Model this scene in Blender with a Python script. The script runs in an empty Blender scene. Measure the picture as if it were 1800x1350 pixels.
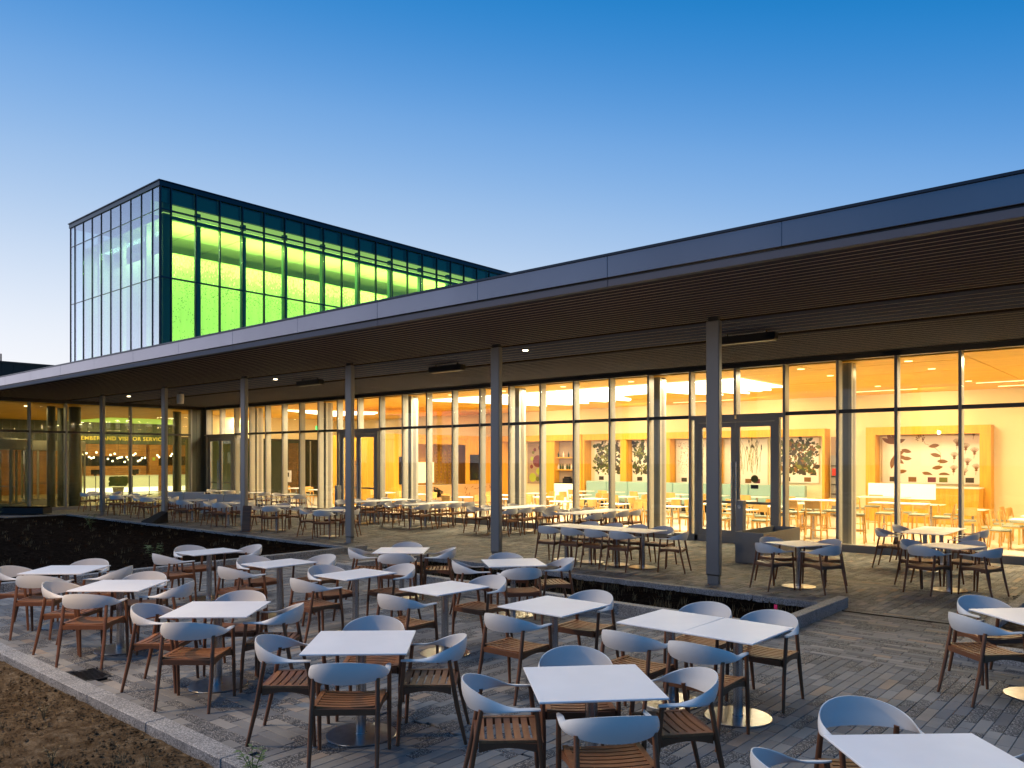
import bpy, bmesh, math, random
import numpy as np
from mathutils import Vector, Matrix, noise
random.seed(7); RNG = np.random.default_rng(7)
S = bpy.context.scene
C = S.collection
PI = math.pi
# ------------------------------------------------------------------ camera
H_CAM, TH = 2.2, 0.7146
cd = bpy.data.cameras.new('camera'); cam = bpy.data.objects.new('camera', cd); C.objects.link(cam)
cd.sensor_width = 36; cd.sensor_fit = 'HORIZONTAL'; cd.lens = 1397.1 / 1800 * 36
cd.shift_y = (805.4 - 675) / 1800; cd.clip_start = 0.05; cd.clip_end = 2000
cam.location = (0, 0, H_CAM); cam.rotation_euler = (PI / 2, 0, TH)
S.camera = cam
# ------------------------------------------------------------------ dusk sky
W = bpy.data.worlds.new('World'); S.world = W; W.use_nodes = True
nt = W.node_tree; nt.nodes.clear()
def N(t, **k):
    n = nt.nodes.new(t)
    for a, b in k.items(): setattr(n, a, b)
    return n
def mth(op, a, b=None, c=None):
    n = N('ShaderNodeMath', operation=op)
    for i, v in enumerate((a, b, c)):
        if v is None: continue
        if isinstance(v, (int, float)): n.inputs[i].default_value = v
        else: nt.links.new(v, n.inputs[i])
    return n.outputs[0]
tc = N('ShaderNodeTexCoord'); sp = N('ShaderNodeSeparateXYZ'); nt.links.new(tc.outputs['Generated'], sp.inputs[0])
vx, vy, vz = sp.outputs
GAZ = math.radians(158)
hl = mth('SQRT', mth('ADD', mth('ADD', mth('MULTIPLY', vx, vx), mth('MULTIPLY', vy, vy)), 1e-5))
dt = mth('DIVIDE', mth('ADD', mth('MULTIPLY', vx, math.cos(GAZ)), mth('MULTIPLY', vy, math.sin(GAZ))), hl)
away = mth('MULTIPLY', mth('SUBTRACT', 1.0, dt), hl)
el = mth('MULTIPLY', mth('ARCSINE', vz), 57.2958)
eff = mth('ADD', el, mth('MULTIPLY', away, 14.0))
def lin(r, g, b, k=1.0):
    f = lambda v: ((v / 255 + .055) / 1.055) ** 2.4 if v > 10 else v / 255 / 12.92
    return (f(r) * k, f(g) * k, f(b) * k, 1)
rp = N('ShaderNodeValToRGB'); nt.links.new(mth('DIVIDE', eff, 100.0), rp.inputs[0])
cr = rp.color_ramp; cr.interpolation = 'B_SPLINE'
stops = [(0, lin(254, 250, 246)), (.065, lin(245, 248, 254)), (.13, lin(197, 217, 242)), (.187, lin(152, 190, 234)), (.236, lin(112, 167, 227)), (.275, lin(76, 147, 216)), (.312, lin(42, 133, 207)), (.345, lin(10, 120, 192)), (.6, lin(56, 124, 190)), (1, lin(84, 136, 186))]
while len(cr.elements) < len(stops): cr.elements.new(.5)
for e, (p, c) in zip(cr.elements, stops): e.position = p; e.color = c
# afterglow low over the western horizon (left of the frame)
GL = math.radians(206)
d2 = mth('ADD', mth('MULTIPLY', vx, math.cos(GL)), mth('MULTIPLY', vy, math.sin(GL)))
gl = mth('MULTIPLY', mth('POWER', mth('MAXIMUM', d2, 0.0), 13.0), mth('MAXIMUM', mth('SUBTRACT', 1.0, mth('MULTIPLY', vz, 2.0)), 0.0))
glow = N('ShaderNodeMixRGB', blend_type='ADD'); nt.links.new(mth('MULTIPLY', gl, 1.0), glow.inputs[0])
nt.links.new(rp.outputs[0], glow.inputs[1]); glow.inputs[2].default_value = (1.5, 1.35, 1.6, 1)
bg = N('ShaderNodeBackground'); nt.links.new(glow.outputs[0], bg.inputs[0]); bg.inputs[1].default_value = 1.0
ow = N('ShaderNodeOutputWorld'); nt.links.new(bg.outputs[0], ow.inputs[0])
# last light from the west: one very soft, weak sun lamp
sd = bpy.data.lights.new('sun', 'SUN'); sd.energy = 1.45; sd.angle = math.radians(35); sd.color = (1.0, .90, .80)
sun = bpy.data.objects.new('sun', sd); C.objects.link(sun)
sun.rotation_euler = Vector((-.50, -.22, .84)).to_track_quat('Z', 'Y').to_euler()
S.view_settings.view_transform = 'Standard'; S.view_settings.look = 'None'
S.view_settings.exposure = 0.0; S.view_settings.gamma = 1.0; S.view_settings.use_curve_mapping = False
cy = S.cycles if hasattr(S, 'cycles') else None
if cy:
    cy.use_denoising = True
    cy.max_bounces = 10; cy.diffuse_bounces = 4; cy.glossy_bounces = 4; cy.transparent_max_bounces = 24
    cy.sample_clamp_indirect = 6.0; cy.caustics_reflective = False; cy.caustics_refractive = False

# ------------------------------------------------------------------ materials
def mat(name, col, rough=.5, metal=0., spec=.5, bump=None, var=None, emit=None, coat=0.):
    """bump=(scale, strength[, dist]); var=(scale, amount[, stretch xyz]); emit=(colour, strength)"""
    m = bpy.data.materials.new(name); m.use_nodes = True; t = m.node_tree; b = t.nodes['Principled BSDF']
    b.inputs['Roughness'].default_value = rough; b.inputs['Metallic'].default_value = metal
    b.inputs['Base Color'].default_value = (*col, 1)
    if 'Specular IOR Level' in b.inputs: b.inputs['Specular IOR Level'].default_value = spec
    if coat: b.inputs['Coat Weight'].default_value = coat
    co = t.nodes.new('ShaderNodeTexCoord')
    if var:
        mp = t.nodes.new('ShaderNodeMapping'); t.links.new(co.outputs['Object'], mp.inputs[0])
        if len(var) > 2: mp.inputs['Scale'].default_value = var[2]
        n = t.nodes.new('ShaderNodeTexNoise'); n.inputs['Scale'].default_value = var[0]; n.inputs['Detail'].default_value = 5
        t.links.new(mp.outputs[0], n.inputs[0])
        oi = t.nodes.new('ShaderNodeObjectInfo')
        r = t.nodes.new('ShaderNodeMapRange'); r.inputs[1].default_value = .3; r.inputs[2].default_value = .7
        r.inputs[3].default_value = 1 - var[1]; r.inputs[4].default_value = 1 + var[1]
        t.links.new(n.outputs[0], r.inputs[0])
        mo = t.nodes.new('ShaderNodeMath'); mo.operation = 'MULTIPLY_ADD'; t.links.new(oi.outputs['Random'], mo.inputs[0])
        mo.inputs[1].default_value = var[1] * .7; mo.inputs[2].default_value = 1 - var[1] * .35
        mm = t.nodes.new('ShaderNodeMath'); mm.operation = 'MULTIPLY'; t.links.new(r.outputs[0], mm.inputs[0]); t.links.new(mo.outputs[0], mm.inputs[1])
        h = t.nodes.new('ShaderNodeHueSaturation'); h.inputs['Color'].default_value = (*col, 1)
        t.links.new(mm.outputs[0], h.inputs['Value']); t.links.new(h.outputs[0], b.inputs['Base Color'])
    if bump:
        n2 = t.nodes.new('ShaderNodeTexNoise'); n2.inputs['Scale'].default_value = bump[0]; n2.inputs['Detail'].default_value = 6
        t.links.new(co.outputs['Object'], n2.inputs[0])
        bp = t.nodes.new('ShaderNodeBump'); bp.inputs['Strength'].default_value = bump[1]; bp.inputs['Distance'].default_value = bump[2] if len(bump) > 2 else .02
        t.links.new(n2.outputs[0], bp.inputs['Height']); t.links.new(bp.outputs[0], b.inputs['Normal'])
    if emit:
        b.inputs['Emission Color'].default_value = (*emit[0], 1); b.inputs['Emission Strength'].default_value = emit[1]
    return m
def glass(name, tint=(.93, .97, .95), refl=1.0, ior=1.5, rough=0.0, base=0.0, gcol=(1, 1, 1)):
    m = bpy.data.materials.new(name); m.use_nodes = True; t = m.node_tree; t.nodes.clear()
    o = t.nodes.new('ShaderNodeOutputMaterial'); tr = t.nodes.new('ShaderNodeBsdfTransparent'); tr.inputs[0].default_value = (*tint, 1)
    g = t.nodes.new('ShaderNodeBsdfGlossy'); g.inputs['Roughness'].default_value = rough; g.inputs[0].default_value = (*gcol, 1)
    f = t.nodes.new('ShaderNodeLayerWeight'); f.inputs[0].default_value = .5      # facing = 1 - |cos|, the same from both faces
    p5 = t.nodes.new('ShaderNodeMath'); p5.operation = 'POWER'; t.links.new(f.outputs['Facing'], p5.inputs[0]); p5.inputs[1].default_value = 4.5
    k = t.nodes.new('ShaderNodeMath'); k.operation = 'MULTIPLY_ADD'; t.links.new(p5.outputs[0], k.inputs[0]); k.inputs[1].default_value = refl * .5; k.inputs[2].default_value = base + .022; k.use_clamp = True
    mx = t.nodes.new('ShaderNodeMixShader'); t.links.new(k.outputs[0], mx.inputs[0]); t.links.new(tr.outputs[0], mx.inputs[1]); t.links.new(g.outputs[0], mx.inputs[2])
    t.links.new(mx.outputs[0], o.inputs[0]); return m
def paver_mat():
    m = bpy.data.materials.new('paver'); m.use_nodes = True; t = m.node_tree; b = t.nodes['Principled BSDF']; b.inputs['Roughness'].default_value = .75
    def n(k): return t.nodes.new(k)
    L = t.links.new
    a = n('ShaderNodeAttribute'); a.attribute_name = 'tone'
    a2 = n('ShaderNodeAttribute'); a2.attribute_name = 'speck'
    co = n('ShaderNodeTexCoord')
    r = n('ShaderNodeValToRGB'); L(a.outputs['Fac'], r.inputs[0]); e = r.color_ramp
    cols = [(0, (.11, .112, .118)), (.3, (.160, .163, .168)), (.55, (.205, .200, .190)), (.8, (.265, .255, .236)), (1, (.29, .225, .17))]
    while len(e.elements) < 5: e.elements.new(.5)
    for el_, (p, c) in zip(e.elements, cols): el_.position = p; el_.color = (*c, 1)
    v = n('ShaderNodeTexVoronoi'); v.inputs['Scale'].default_value = 130; L(co.outputs['Object'], v.inputs['Vector'])
    sr = n('ShaderNodeValToRGB'); s = sr.color_ramp
    sr.color_ramp.interpolation = 'CONSTANT'
    while len(s.elements) < 4: s.elements.new(.5)
    for el_, (p, c) in zip(s.elements, [(0, (.03, .032, .036)), (.35, (.08, .08, .084)), (.62, (.17, .165, .155)), (.84, (.36, .34, .32))]): el_.position = p; el_.color = (*c, 1)
    sx = n('ShaderNodeSeparateColor'); L(v.outputs['Color'], sx.inputs[0]); L(sx.outputs[0], sr.inputs[0])
    mx = n('ShaderNodeMixRGB'); L(a2.outputs['Fac'], mx.inputs[0]); L(r.outputs[0], mx.inputs[1]); L(sr.outputs[0], mx.inputs[2])
    # dirt and wear across the whole floor
    ge = n('ShaderNodeNewGeometry')
    no = n('ShaderNodeTexNoise'); no.inputs['Scale'].default_value = 1.1; no.inputs['Detail'].default_value = 8; no.inputs['Roughness'].default_value = .65; L(ge.outputs['Position'], no.inputs[0])
    mr = n('ShaderNodeMapRange'); mr.inputs[1].default_value = .3; mr.inputs[2].default_value = .7; mr.inputs[3].default_value = .72; mr.inputs[4].default_value = 1.15; L(no.outputs[0], mr.inputs[0])
    h = n('ShaderNodeHueSaturation'); L(mx.outputs[0], h.inputs['Color']); L(mr.outputs[0], h.inputs['Value']); L(h.outputs[0], b.inputs['Base Color'])
    no2 = n('ShaderNodeTexNoise'); no2.inputs['Scale'].default_value = 160; no2.inputs['Detail'].default_value = 3; L(co.outputs['Object'], no2.inputs[0])
    bp = n('ShaderNodeBump'); bp.inputs['Strength'].default_value = .5; bp.inputs['Distance'].default_value = .004; L(no2.outputs[0], bp.inputs['Height']); L(bp.outputs[0], b.inputs['Normal'])
    return m
def granite_mat():
    m = bpy.data.materials.new('granite'); m.use_nodes = True; t = m.node_tree; b = t.nodes['Principled BSDF']; b.inputs['Roughness'].default_value = .7
    n = t.nodes.new; L = t.links.new
    ge = n('ShaderNodeNewGeometry'); v = n('ShaderNodeTexVoronoi'); v.inputs['Scale'].default_value = 110; L(ge.outputs['Position'], v.inputs['Vector'])
    sx = n('ShaderNodeSeparateColor'); L(v.outputs['Color'], sx.inputs[0])
    r = n('ShaderNodeValToRGB'); e = r.color_ramp
    while len(e.elements) < 4: e.elements.new(.5)
    for el_, (p, c) in zip(e.elements, [(0, (.08, .08, .085)), (.25, (.20, .20, .20)), (.7, (.30, .295, .285)), (1, (.46, .45, .43))]): el_.position = p; el_.color = (*c, 1)
    L(sx.outputs[0], r.inputs[0])
    no = n('ShaderNodeTexNoise'); no.inputs['Scale'].default_value = 2.5; no.inputs['Detail'].default_value = 6; L(ge.outputs['Position'], no.inputs[0])
    mr = n('ShaderNodeMapRange'); mr.inputs[1].default_value = .3; mr.inputs[2].default_value = .7; mr.inputs[3].default_value = .75; mr.inputs[4].default_value = 1.15; L(no.outputs[0], mr.inputs[0])
    oi = n('ShaderNodeObjectInfo'); ma = n('ShaderNodeMath'); ma.operation = 'MULTIPLY_ADD'; ma.inputs[1].default_value = .2; ma.inputs[2].default_value = .9; L(oi.outputs['Random'], ma.inputs[0])
    mm = n('ShaderNodeMath'); mm.operation = 'MULTIPLY'; L(mr.outputs[0], mm.inputs[0]); L(ma.outputs[0], mm.inputs[1])
    h = n('ShaderNodeHueSaturation'); L(r.outputs[0], h.inputs['Color']); L(mm.outputs[0], h.inputs['Value']); L(h.outputs[0], b.inputs['Base Color'])
    bp = n('ShaderNodeBump'); bp.inputs['Strength'].default_value = .4; bp.inputs['Distance'].default_value = .004; L(v.outputs['Distance'], bp.inputs['Height']); L(bp.outputs[0], b.inputs['Normal'])
    return m
def soil_mat(name, c0, c1, c2):
    m = bpy.data.materials.new(name); m.use_nodes = True; t = m.node_tree; b = t.nodes['Principled BSDF']; b.inputs['Roughness'].default_value = .95
    if 'Specular IOR Level' in b.inputs: b.inputs['Specular IOR Level'].default_value = 0.0
    n = t.nodes.new; L = t.links.new
    ge = n('ShaderNodeNewGeometry'); no = n('ShaderNodeTexNoise'); no.inputs['Scale'].default_value = 7; no.inputs['Detail'].default_value = 14; no.inputs['Roughness'].default_value = .75; L(ge.outputs['Position'], no.inputs[0])
    r = n('ShaderNodeValToRGB'); e = r.color_ramp; e.elements.new(.5)
    for el_, (p, c) in zip(e.elements, [(.36, c0), (.52, c1), (.66, c2)]): el_.position = p; el_.color = (*c, 1)
    L(no.outputs[0], r.inputs[0]); L(r.outputs[0], b.inputs['Base Color'])
    n2 = n('ShaderNodeTexNoise'); n2.inputs['Scale'].default_value = 38; n2.inputs['Detail'].default_value = 10; n2.inputs['Roughness'].default_value = .8; L(ge.outputs['Position'], n2.inputs[0])
    bp = n('ShaderNodeBump'); bp.inputs['Strength'].default_value = 1; bp.inputs['Distance'].default_value = .05; L(n2.outputs[0], bp.inputs['Height']); L(bp.outputs[0], b.inputs['Normal'])
    return m
M = dict(
    paver=paver_mat(), granite=granite_mat(),
    joint=mat('joint_sand', (.07, .065, .06), .95),
    soil=soil_mat('soil', (.075, .05, .03), (.18, .128, .078), (.32, .25, .165)),
    mulch=soil_mat('mulch', (.007, .005, .0042), (.014, .0105, .0085), (.028, .021, .016)), chip=mat('bark_chip', (.026, .018, .013), .95, 0, 0, var=(3, .5)),
    ground=mat('ground', (.05, .05, .04), .95, var=(.3, .3)),
    white=mat('white_shell', (.72, .705, .67), .42, bump=(350, .05, .001)),
    top=mat('table_laminate', (.83, .82, .81), .42, var=(2.2, .05), bump=(500, .03, .001)),
    teak=mat('teak', (.165, .062, .024), .5, var=(3.5, .32, (1, 1, 1)), bump=(90, .15, .002)),
    teak2=mat('teak_slat', (.25, .10, .036), .5, var=(5, .3, (.4, 4, 4)), bump=(90, .2, .002)),
    steel=mat('brushed_steel', (.50, .50, .50), .22, 1.0, var=(30, .06, (1, 1, .05))),
    disc=mat('steel_disc', (.34, .335, .33), .30, 1.0, var=(14, .15)),
    col=mat('painted_steel_grey', (.22, .212, .20), .38, .25, bump=(120, .04, .002)),
    frame=mat('anodised_frame', (.26, .25, .235), .45, .2),
    framed=mat('dark_transom', (.02, .019, .019), .35, .3),
    fin=mat('pale_grey_steel', (.40, .38, .32), .45),
    fascia=mat('fascia_metal', (.20, .195, .215), .30, .85, var=(.6, .08), bump=(60, .03, .002)),
    coping=mat('coping_metal', (.02, .03, .045), .4, .5),
    slat=mat('soffit_slat', (.075, .073, .092), .8, 0, 0), slat_sheen=mat('soffit_slat_sheen', (.085, .095, .15), .8, 0, 0), trim=mat('soffit_trim', (.13, .13, .15), .6, 0, .15),  # middle band slats: bluish reflection painted into the base colour
    slat_glint=mat('soffit_slat_glint', (.85, .66, .50), .45, 0, .3),  # warm highlight lines between slats, painted as a bright strip colour
    plenum=mat('soffit_void', (.02, .015, .013), .9, 0, 0),
    wood=mat('ceiling_wood', (.76, .42, .045), .5, var=(1.4, .13, (.25, 4, 1))),
    oak=mat('oak_panel', (.68, .35, .035), .45, var=(2.5, .12, (5, 5, .35))),
    cedar=mat('cedar_board', (.36, .15, .045), .5, var=(3, .35, (1, .35, 7))),
    wall=mat('cream_wall', (.80, .70, .46), .8),
    floor=mat('terrazzo', (.80, .74, .62), .22, var=(40, .06)),
    floorl=mat('lobby_floor', (.42, .39, .33), .25, var=(4, .1)),
    lightwood=mat('beech', (.62, .35, .10), .45, var=(4, .18, (1, 1, .3))),
    pad=mat('seat_pad', (.32, .36, .28), .8),
    teal=mat('teal_vinyl', (.30, .46, .42), .5),
    black=mat('black_metal', (.012, .012, .013), .5, 0, .2),
    screen=mat('dark_screen', (.01, .01, .012), .12),
    greenpanel=mat('green_grey_cladding', (.075, .085, .065), .45, var=(2, .15, (.5, 6, .1))),
    paper=mat('art_paper', (.82, .74, .66), .7),
    paperd=mat('art_paper_brown', (.36, .27, .20), .7),
    leafb=mat('leaf_brown', (.20, .09, .02), .7), leafg=mat('leaf_green', (.05, .07, .015), .7), leafo=mat('leaf_olive', (.16, .17, .03), .7), leafk=mat('leaf_dark', (.045, .035, .02), .7),
    plum=mat('print_plum', (.16, .04, .05), .7), lime=mat('print_lime', (.40, .50, .06), .7),
    sprout=mat('sprout', (.08, .13, .035), .7), straw=mat('dry_grass', (.16, .12, .055), .8),
    counter=mat('lit_counter', (.9, .85, .7), .4, emit=((1, .80, .48), 1.0)),
    counterg=mat('lit_desk', (.8, .8, .6), .4, emit=((.95, .92, .55), .42)),
    base_glow=mat('desk_base_light', (.9, .9, .8), .4, emit=((1, .97, .80), 2.2)),
    globe=mat('lit_globe', (1, 1, .9), .4, emit=((1, .88, .62), 7.0)),
    lamp=mat('lit_lamp', (1, 1, .9), .4, emit=((1, .80, .5), 14.0)),
    lamps=mat('lit_strip', (1, .9, .7), .4, emit=((1, .78, .42), 2.6)),
    well=mat('lit_well', (.9, .9, .88), .5, emit=((1, .93, .78), 2.6)),
    greenwell=mat('green_glow_panel', (.5, .7, .2), .5, emit=((.42, .62, .10), .9)),
    exitg=mat('exit_sign_green', (.1, .6, .2), .5, emit=((.05, .55, .15), 1.0)),
    gold=mat('gilt_letters_glow', (.85, .62, .12), .4, .2, emit=((.85, .62, .08), .4)),  # gilt colour, with a glow added so the letters look brighter
    g_cafe=glass('clear_glass', (.96, .97, .93), .8), g_lobby=glass('lobby_glass', (.84, .85, .74), 1.0),
    g_door=glass('door_glass', (.90, .92, .88), 1.0),
    g_tower=glass('tower_glass', (.84, .95, .80), 1.4, base=.01), g_tower2=glass('coated_glass', (.62, .74, .70), 1.4, base=.25, gcol=(.84, .89, 1)),
    spandrel=mat('spandrel_glass', (.01, .08, .10), .08, 0, .8),
    towerframe=mat('tower_frame', (.012, .035, .045), .35, .4), towercol=mat('tower_column', (.02, .10, .06), .5),
    scrim=mat('green_scrim', (.56, .74, .40), .7, var=(3, .12, (1, 1, .1))), scrimd=mat('scrim_hole', (.05, .15, .06), .8), scriml=mat('scrim_glow', (.85, .95, .6), .7, emit=((.6, .85, .25), .6)),  # the pale scrim glows by itself, its lit look put into the material
    towerceil=mat('tower_ceiling', (.80, .85, .60), .8), towerwall=mat('tower_wall', (.70, .78, .6), .8),
    darkclad=mat('dark_cladding', (.008, .022, .032), .5, .3),
    planter=mat('zinc_planter', (.26, .25, .23), .45, .3, var=(2, .12)), redb=mat('red_label', (.5, .03, .02), .5), rubber=mat('rubber', (.015, .014, .014), .8),
    pink=mat('pink_flag', (.9, .02, .15), .6), bottle=mat('bottle_glass', (.02, .06, .03), .15), tan=mat('mural_tan', (.62, .36, .17), .7), bollard=mat('bollard_grey', (.30, .29, .28), .5, .2),
    mesh=mat('white_lounge_fabric', (.72, .68, .62), .6),
)
for k_ in ('scriml', 'globe', 'lamp', 'lamps', 'greenwell', 'exitg', 'gold', 'counterg', 'counter'):
    try: M[k_].cycles.emission_sampling = 'NONE'
    except Exception: pass
# ------------------------------------------------------------------ builders
class MB:
    def __init__(s): s.v = []; s.f = []; s.m = []; s.sm = []
    def quad(s, a, b, c, d, m=0):
        i = len(s.v); s.v += [a, b, c, d]; s.f.append((i, i + 1, i + 2, i + 3)); s.m.append(m); return s
    def poly(s, pts, m=0):
        i = len(s.v); s.v += list(pts); s.f.append(tuple(range(i, i + len(pts)))); s.m.append(m); return s
    def box(s, x0, x1, y0, y1, z0, z1, m=0, mb=None):
        i = len(s.v)
        s.v += [(x0, y0, z0), (x1, y0, z0), (x1, y1, z0), (x0, y1, z0), (x0, y0, z1), (x1, y0, z1), (x1, y1, z1), (x0, y1, z1)]
        s.f += [(i, i + 3, i + 2, i + 1), (i + 4, i + 5, i + 6, i + 7), (i, i + 1, i + 5, i + 4), (i + 1, i + 2, i + 6, i + 5), (i + 2, i + 3, i + 7, i + 6), (i + 3, i, i + 4, i + 7)]
        s.m += [mb if mb is not None else m] + [m] * 5; return s
    def beam(s, p, q, w, d=None, w2=None, m=0):
        """square-ish bar from p to q"""
        p = Vector(p); q = Vector(q); z = (q - p).normalized(); d = d or w
        ref = Vector((0, 1, 0)) if abs(z.y) < .9 else Vector((1, 0, 0))
        x = ref.cross(z).normalized(); y = z.cross(x); k = (w2 or w) / w; i = len(s.v)
        for P, t in ((p, 1), (q, k)):
            for a, b in ((-1, -1), (1, -1), (1, 1), (-1, 1)): s.v.append(tuple(P + x * (a * w / 2 * t) + y * (b * d / 2 * t)))
        s.f += [(i, i + 3, i + 2, i + 1), (i + 4, i + 5, i + 6, i + 7), (i, i + 1, i + 5, i + 4), (i + 1, i + 2, i + 6, i + 5), (i + 2, i + 3, i + 7, i + 6), (i + 3, i, i + 4, i + 7)]
        s.m += [m] * 6; return s
    def tube(s, pts, r, n=10, m=0, cap=True):
        """round bar through pts; r number or list"""
        P = [Vector(p) for p in pts]; R = r if isinstance(r, (list, tuple)) else [r] * len(P); i0 = len(s.v)
        for k, p in enumerate(P):
            z = ((P[min(k + 1, len(P) - 1)] - P[max(k - 1, 0)])).normalized()
            ref = Vector((0, 1, 0)) if abs(z.y) < .9 else Vector((1, 0, 0))
            x = ref.cross(z).normalized(); y = z.cross(x)
            for j in range(n):
                a = 2 * PI * j / n; s.v.append(tuple(p + x * (math.cos(a) * R[k]) + y * (math.sin(a) * R[k])))
        for k in range(len(P) - 1):
            for j in range(n):
                a = i0 + k * n + j; b = i0 + k * n + (j + 1) % n; s.f.append((a, b, b + n, a + n)); s.m.append(m)
        if cap:
            s.f.append(tuple(i0 + j for j in range(n))[::-1]); s.m.append(m)
            e = i0 + (len(P) - 1) * n; s.f.append(tuple(e + j for j in range(n))); s.m.append(m)
        return s
    def lathe(s, prof, n=28, cx=0, cy_=0, m=0):
        i0 = len(s.v)
        for r, z in prof:
            for j in range(n):
                a = 2 * PI * j / n; s.v.append((cx + r * math.cos(a), cy_ + r * math.sin(a), z))
        for k in range(len(prof) - 1):
            for j in range(n):
                a = i0 + k * n + j; b = i0 + k * n + (j + 1) % n; s.f.append((a, b, b + n, a + n)); s.m.append(m)
        s.f.append(tuple(i0 + j for j in range(n))[::-1]); s.m.append(m)
        e = i0 + (len(prof) - 1) * n; s.f.append(tuple(e + j for j in range(n))); s.m.append(m)
        return s
    def build(s, name, mats, parent=None, smooth=False, bevel=0):
        me = bpy.data.meshes.new(name); me.from_pydata(s.v, [], s.f)
        if not isinstance(mats, (list, tuple)): mats = [mats]
        for k in mats: me.materials.append(M[k])
        if len(mats) > 1: me.polygons.foreach_set('material_index', s.m)
        if bevel:
            bm = bmesh.new(); bm.from_mesh(me)
            bmesh.ops.bevel(bm, geom=bm.edges[:], offset=bevel, segments=1, affect='EDGES', profile=.5, clamp_overlap=True)
            bm.to_mesh(me); bm.free()
        if smooth:
            me.polygons.foreach_set('use_smooth', [True] * len(me.polygons))
            try: me.set_sharp_from_angle(angle=math.radians(40))
            except Exception: pass
        me.update()
        o = bpy.data.objects.new(name, me); C.objects.link(o); o.parent = parent
        return o
def empty(name, label=None, cat=None, loc=(0, 0, 0), rz=0, group=None, kind=None):
    o = bpy.data.objects.new(name, None); C.objects.link(o); o.location = loc; o.rotation_euler = (0, 0, rz); o.empty_display_size = .2
    return tag(o, label, cat, group, kind)
def tag(o, label=None, cat=None, group=None, kind=None):
    if label: o['label'] = label
    if cat: o['category'] = cat
    if group: o['group'] = group
    if kind: o['kind'] = kind
    return o
KIDS = {}
def dup(root, loc, rz, label=None, group=None):
    r = root.copy(); C.objects.link(r); r.location = loc; r.rotation_euler = (0, 0, rz)
    if label: r['label'] = label
    if group: r['group'] = group
    if root.name not in KIDS: KIDS[root.name] = [(ch, list(ch.children)) for ch in root.children]
    for ch, gg in KIDS[root.name]:
        c = ch.copy(); C.objects.link(c); c.parent = r
        for g in gg:
            d = g.copy(); C.objects.link(d); d.parent = c
    return r
def box(name, b, m, parent=None, bevel=0):
    return MB().box(*b).build(name, m, parent, bevel=bevel)
class Proto:
    """first placing moves the prototype itself, later ones copy it"""
    def __init__(s, root): s.root = root; s.used = False
    def place(s, loc, rz, label, group=None):
        if not s.used:
            s.used = True; s.first = (loc, rz, label, group); s.root.location = loc; s.root.rotation_euler = (0, 0, rz)
            s.root['label'] = label
            if group: s.root['group'] = group
            return s.root
        return dup(s.root, loc, rz, label, group)
def area(name, loc, sx, sy, power, color, down=True, rot=None):
    l = bpy.data.lights.new(name, 'AREA'); l.shape = 'RECTANGLE'; l.size = sx; l.size_y = sy; l.energy = power; l.color = color
    o = bpy.data.objects.new(name, l); C.objects.link(o); o.location = loc
    o.rotation_euler = rot if rot else ((0, 0, 0) if down else (PI, 0, 0)); return o
def point(name, loc, power, color, r=.1):
    l = bpy.data.lights.new(name, 'POINT'); l.energy = power; l.color = color; l.shadow_soft_size = r
    o = bpy.data.objects.new(name, l); C.objects.link(o); o.location = loc; return o

# ================================================================== GROUND
box('ground', (-400, 400, -300, 500, -1.0, -.6), 'ground')['kind'] = 'structure'


# ---- pavers
FWD = (-math.sin(TH), math.cos(TH)); RGT = (math.cos(TH), math.sin(TH))
def project(x, y, z=0):
    d = FWD[0] * x + FWD[1] * y; l = RGT[0] * x + RGT[1] * y
    if d < .3: return None
    return 900 + 1397.1 * l / d, 805.4 - 1397.1 * (z - H_CAM) / d, d
PW = .105
def rows(x0, x1, y0, y1, along):
    out = []
    a0, a1, b0, b1 = (x0, x1, y0, y1) if along == 'x' else (y0, y1, x0, x1)
    n = max(1, round((b1 - b0) / PW)); w = (b1 - b0) / n
    for i in range(n):
        p = a0 - random.uniform(0, .3); b = b0 + i * w
        while p < a1:
            L = random.choice((.2, .3, .3, .4)); q = p + L
            s, e = max(p, a0), min(q, a1)
            if e - s > .05:
                out.append((s, e, b, b + w) if along == 'x' else (b, b + w, s, e))
            p = q
    return out
PAV = []
for z in [(-14.95, -5.3, 3.15, 4.5, 'x'), (-5.3, 3.0, 3.15, 4.5, 'y'), (-14.95, 3.0, 4.5, 9.0, 'y'), (-14.95, -12.95, 9.0, 12.1, 'x'), (-12.95, -3.93, 9.0, 9.4, 'x'), (-3.93, 3.0, 9.0, 9.85, 'x'), (-3.93, -2.1, 9.85, 11.72, 'x'), (-3.93, -2.1, 11.82, 12.1, 'x'),
          (-3.93, -2.1, 11.72, 11.82, None), (-33.4, 3.0, 12.1, 14.3, 'y'), (-33.4, 3.0, 14.3, 14.9, 'x'), (-33.4, 3.0, 14.9, 19.2, 'y'), (-36.6, -33.4, 8.2, 19.2, 'y')]:
    if z[4]: PAV += rows(*z)
jb = MB()
for q_ in [(-14.95, 3, 3.15, 9.4), (-3.93, 3, 9.4, 9.85), (-3.93, -2.1, 9.85, 12.1), (-14.95, -12.95, 9.4, 12.1), (-33.4, -2.1, 12.1, 19.33), (-2.1, 3, 15.75, 19.33), (-36.6, -33.4, 8.2, 19.33), (-14.95, 3, 19.33, 19.34)]: jb.box(q_[0], q_[1], q_[2], q_[3], -.5, -.02)
tag(jb.build('paving_bed', 'joint'), kind='structure')
def hole(x0, x1, y0, y1):
    cx, cy_ = (x0 + x1) / 2, (y0 + y1) / 2
    if -2.1 < cx < 9 and 9.85 < cy_ < 15.75: return True
    if -8.78 < cx < -8.28 and 3.16 < cy_ < 3.42: return True
    for i in range(8):
        if abs(cx - (-6.455 - 5.133 * i)) < .14 and abs(cy_ - 12.84) < .08: return True
    return False
PAV = [p for p in PAV if not hole(*p)]
random.shuffle(PAV)
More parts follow.
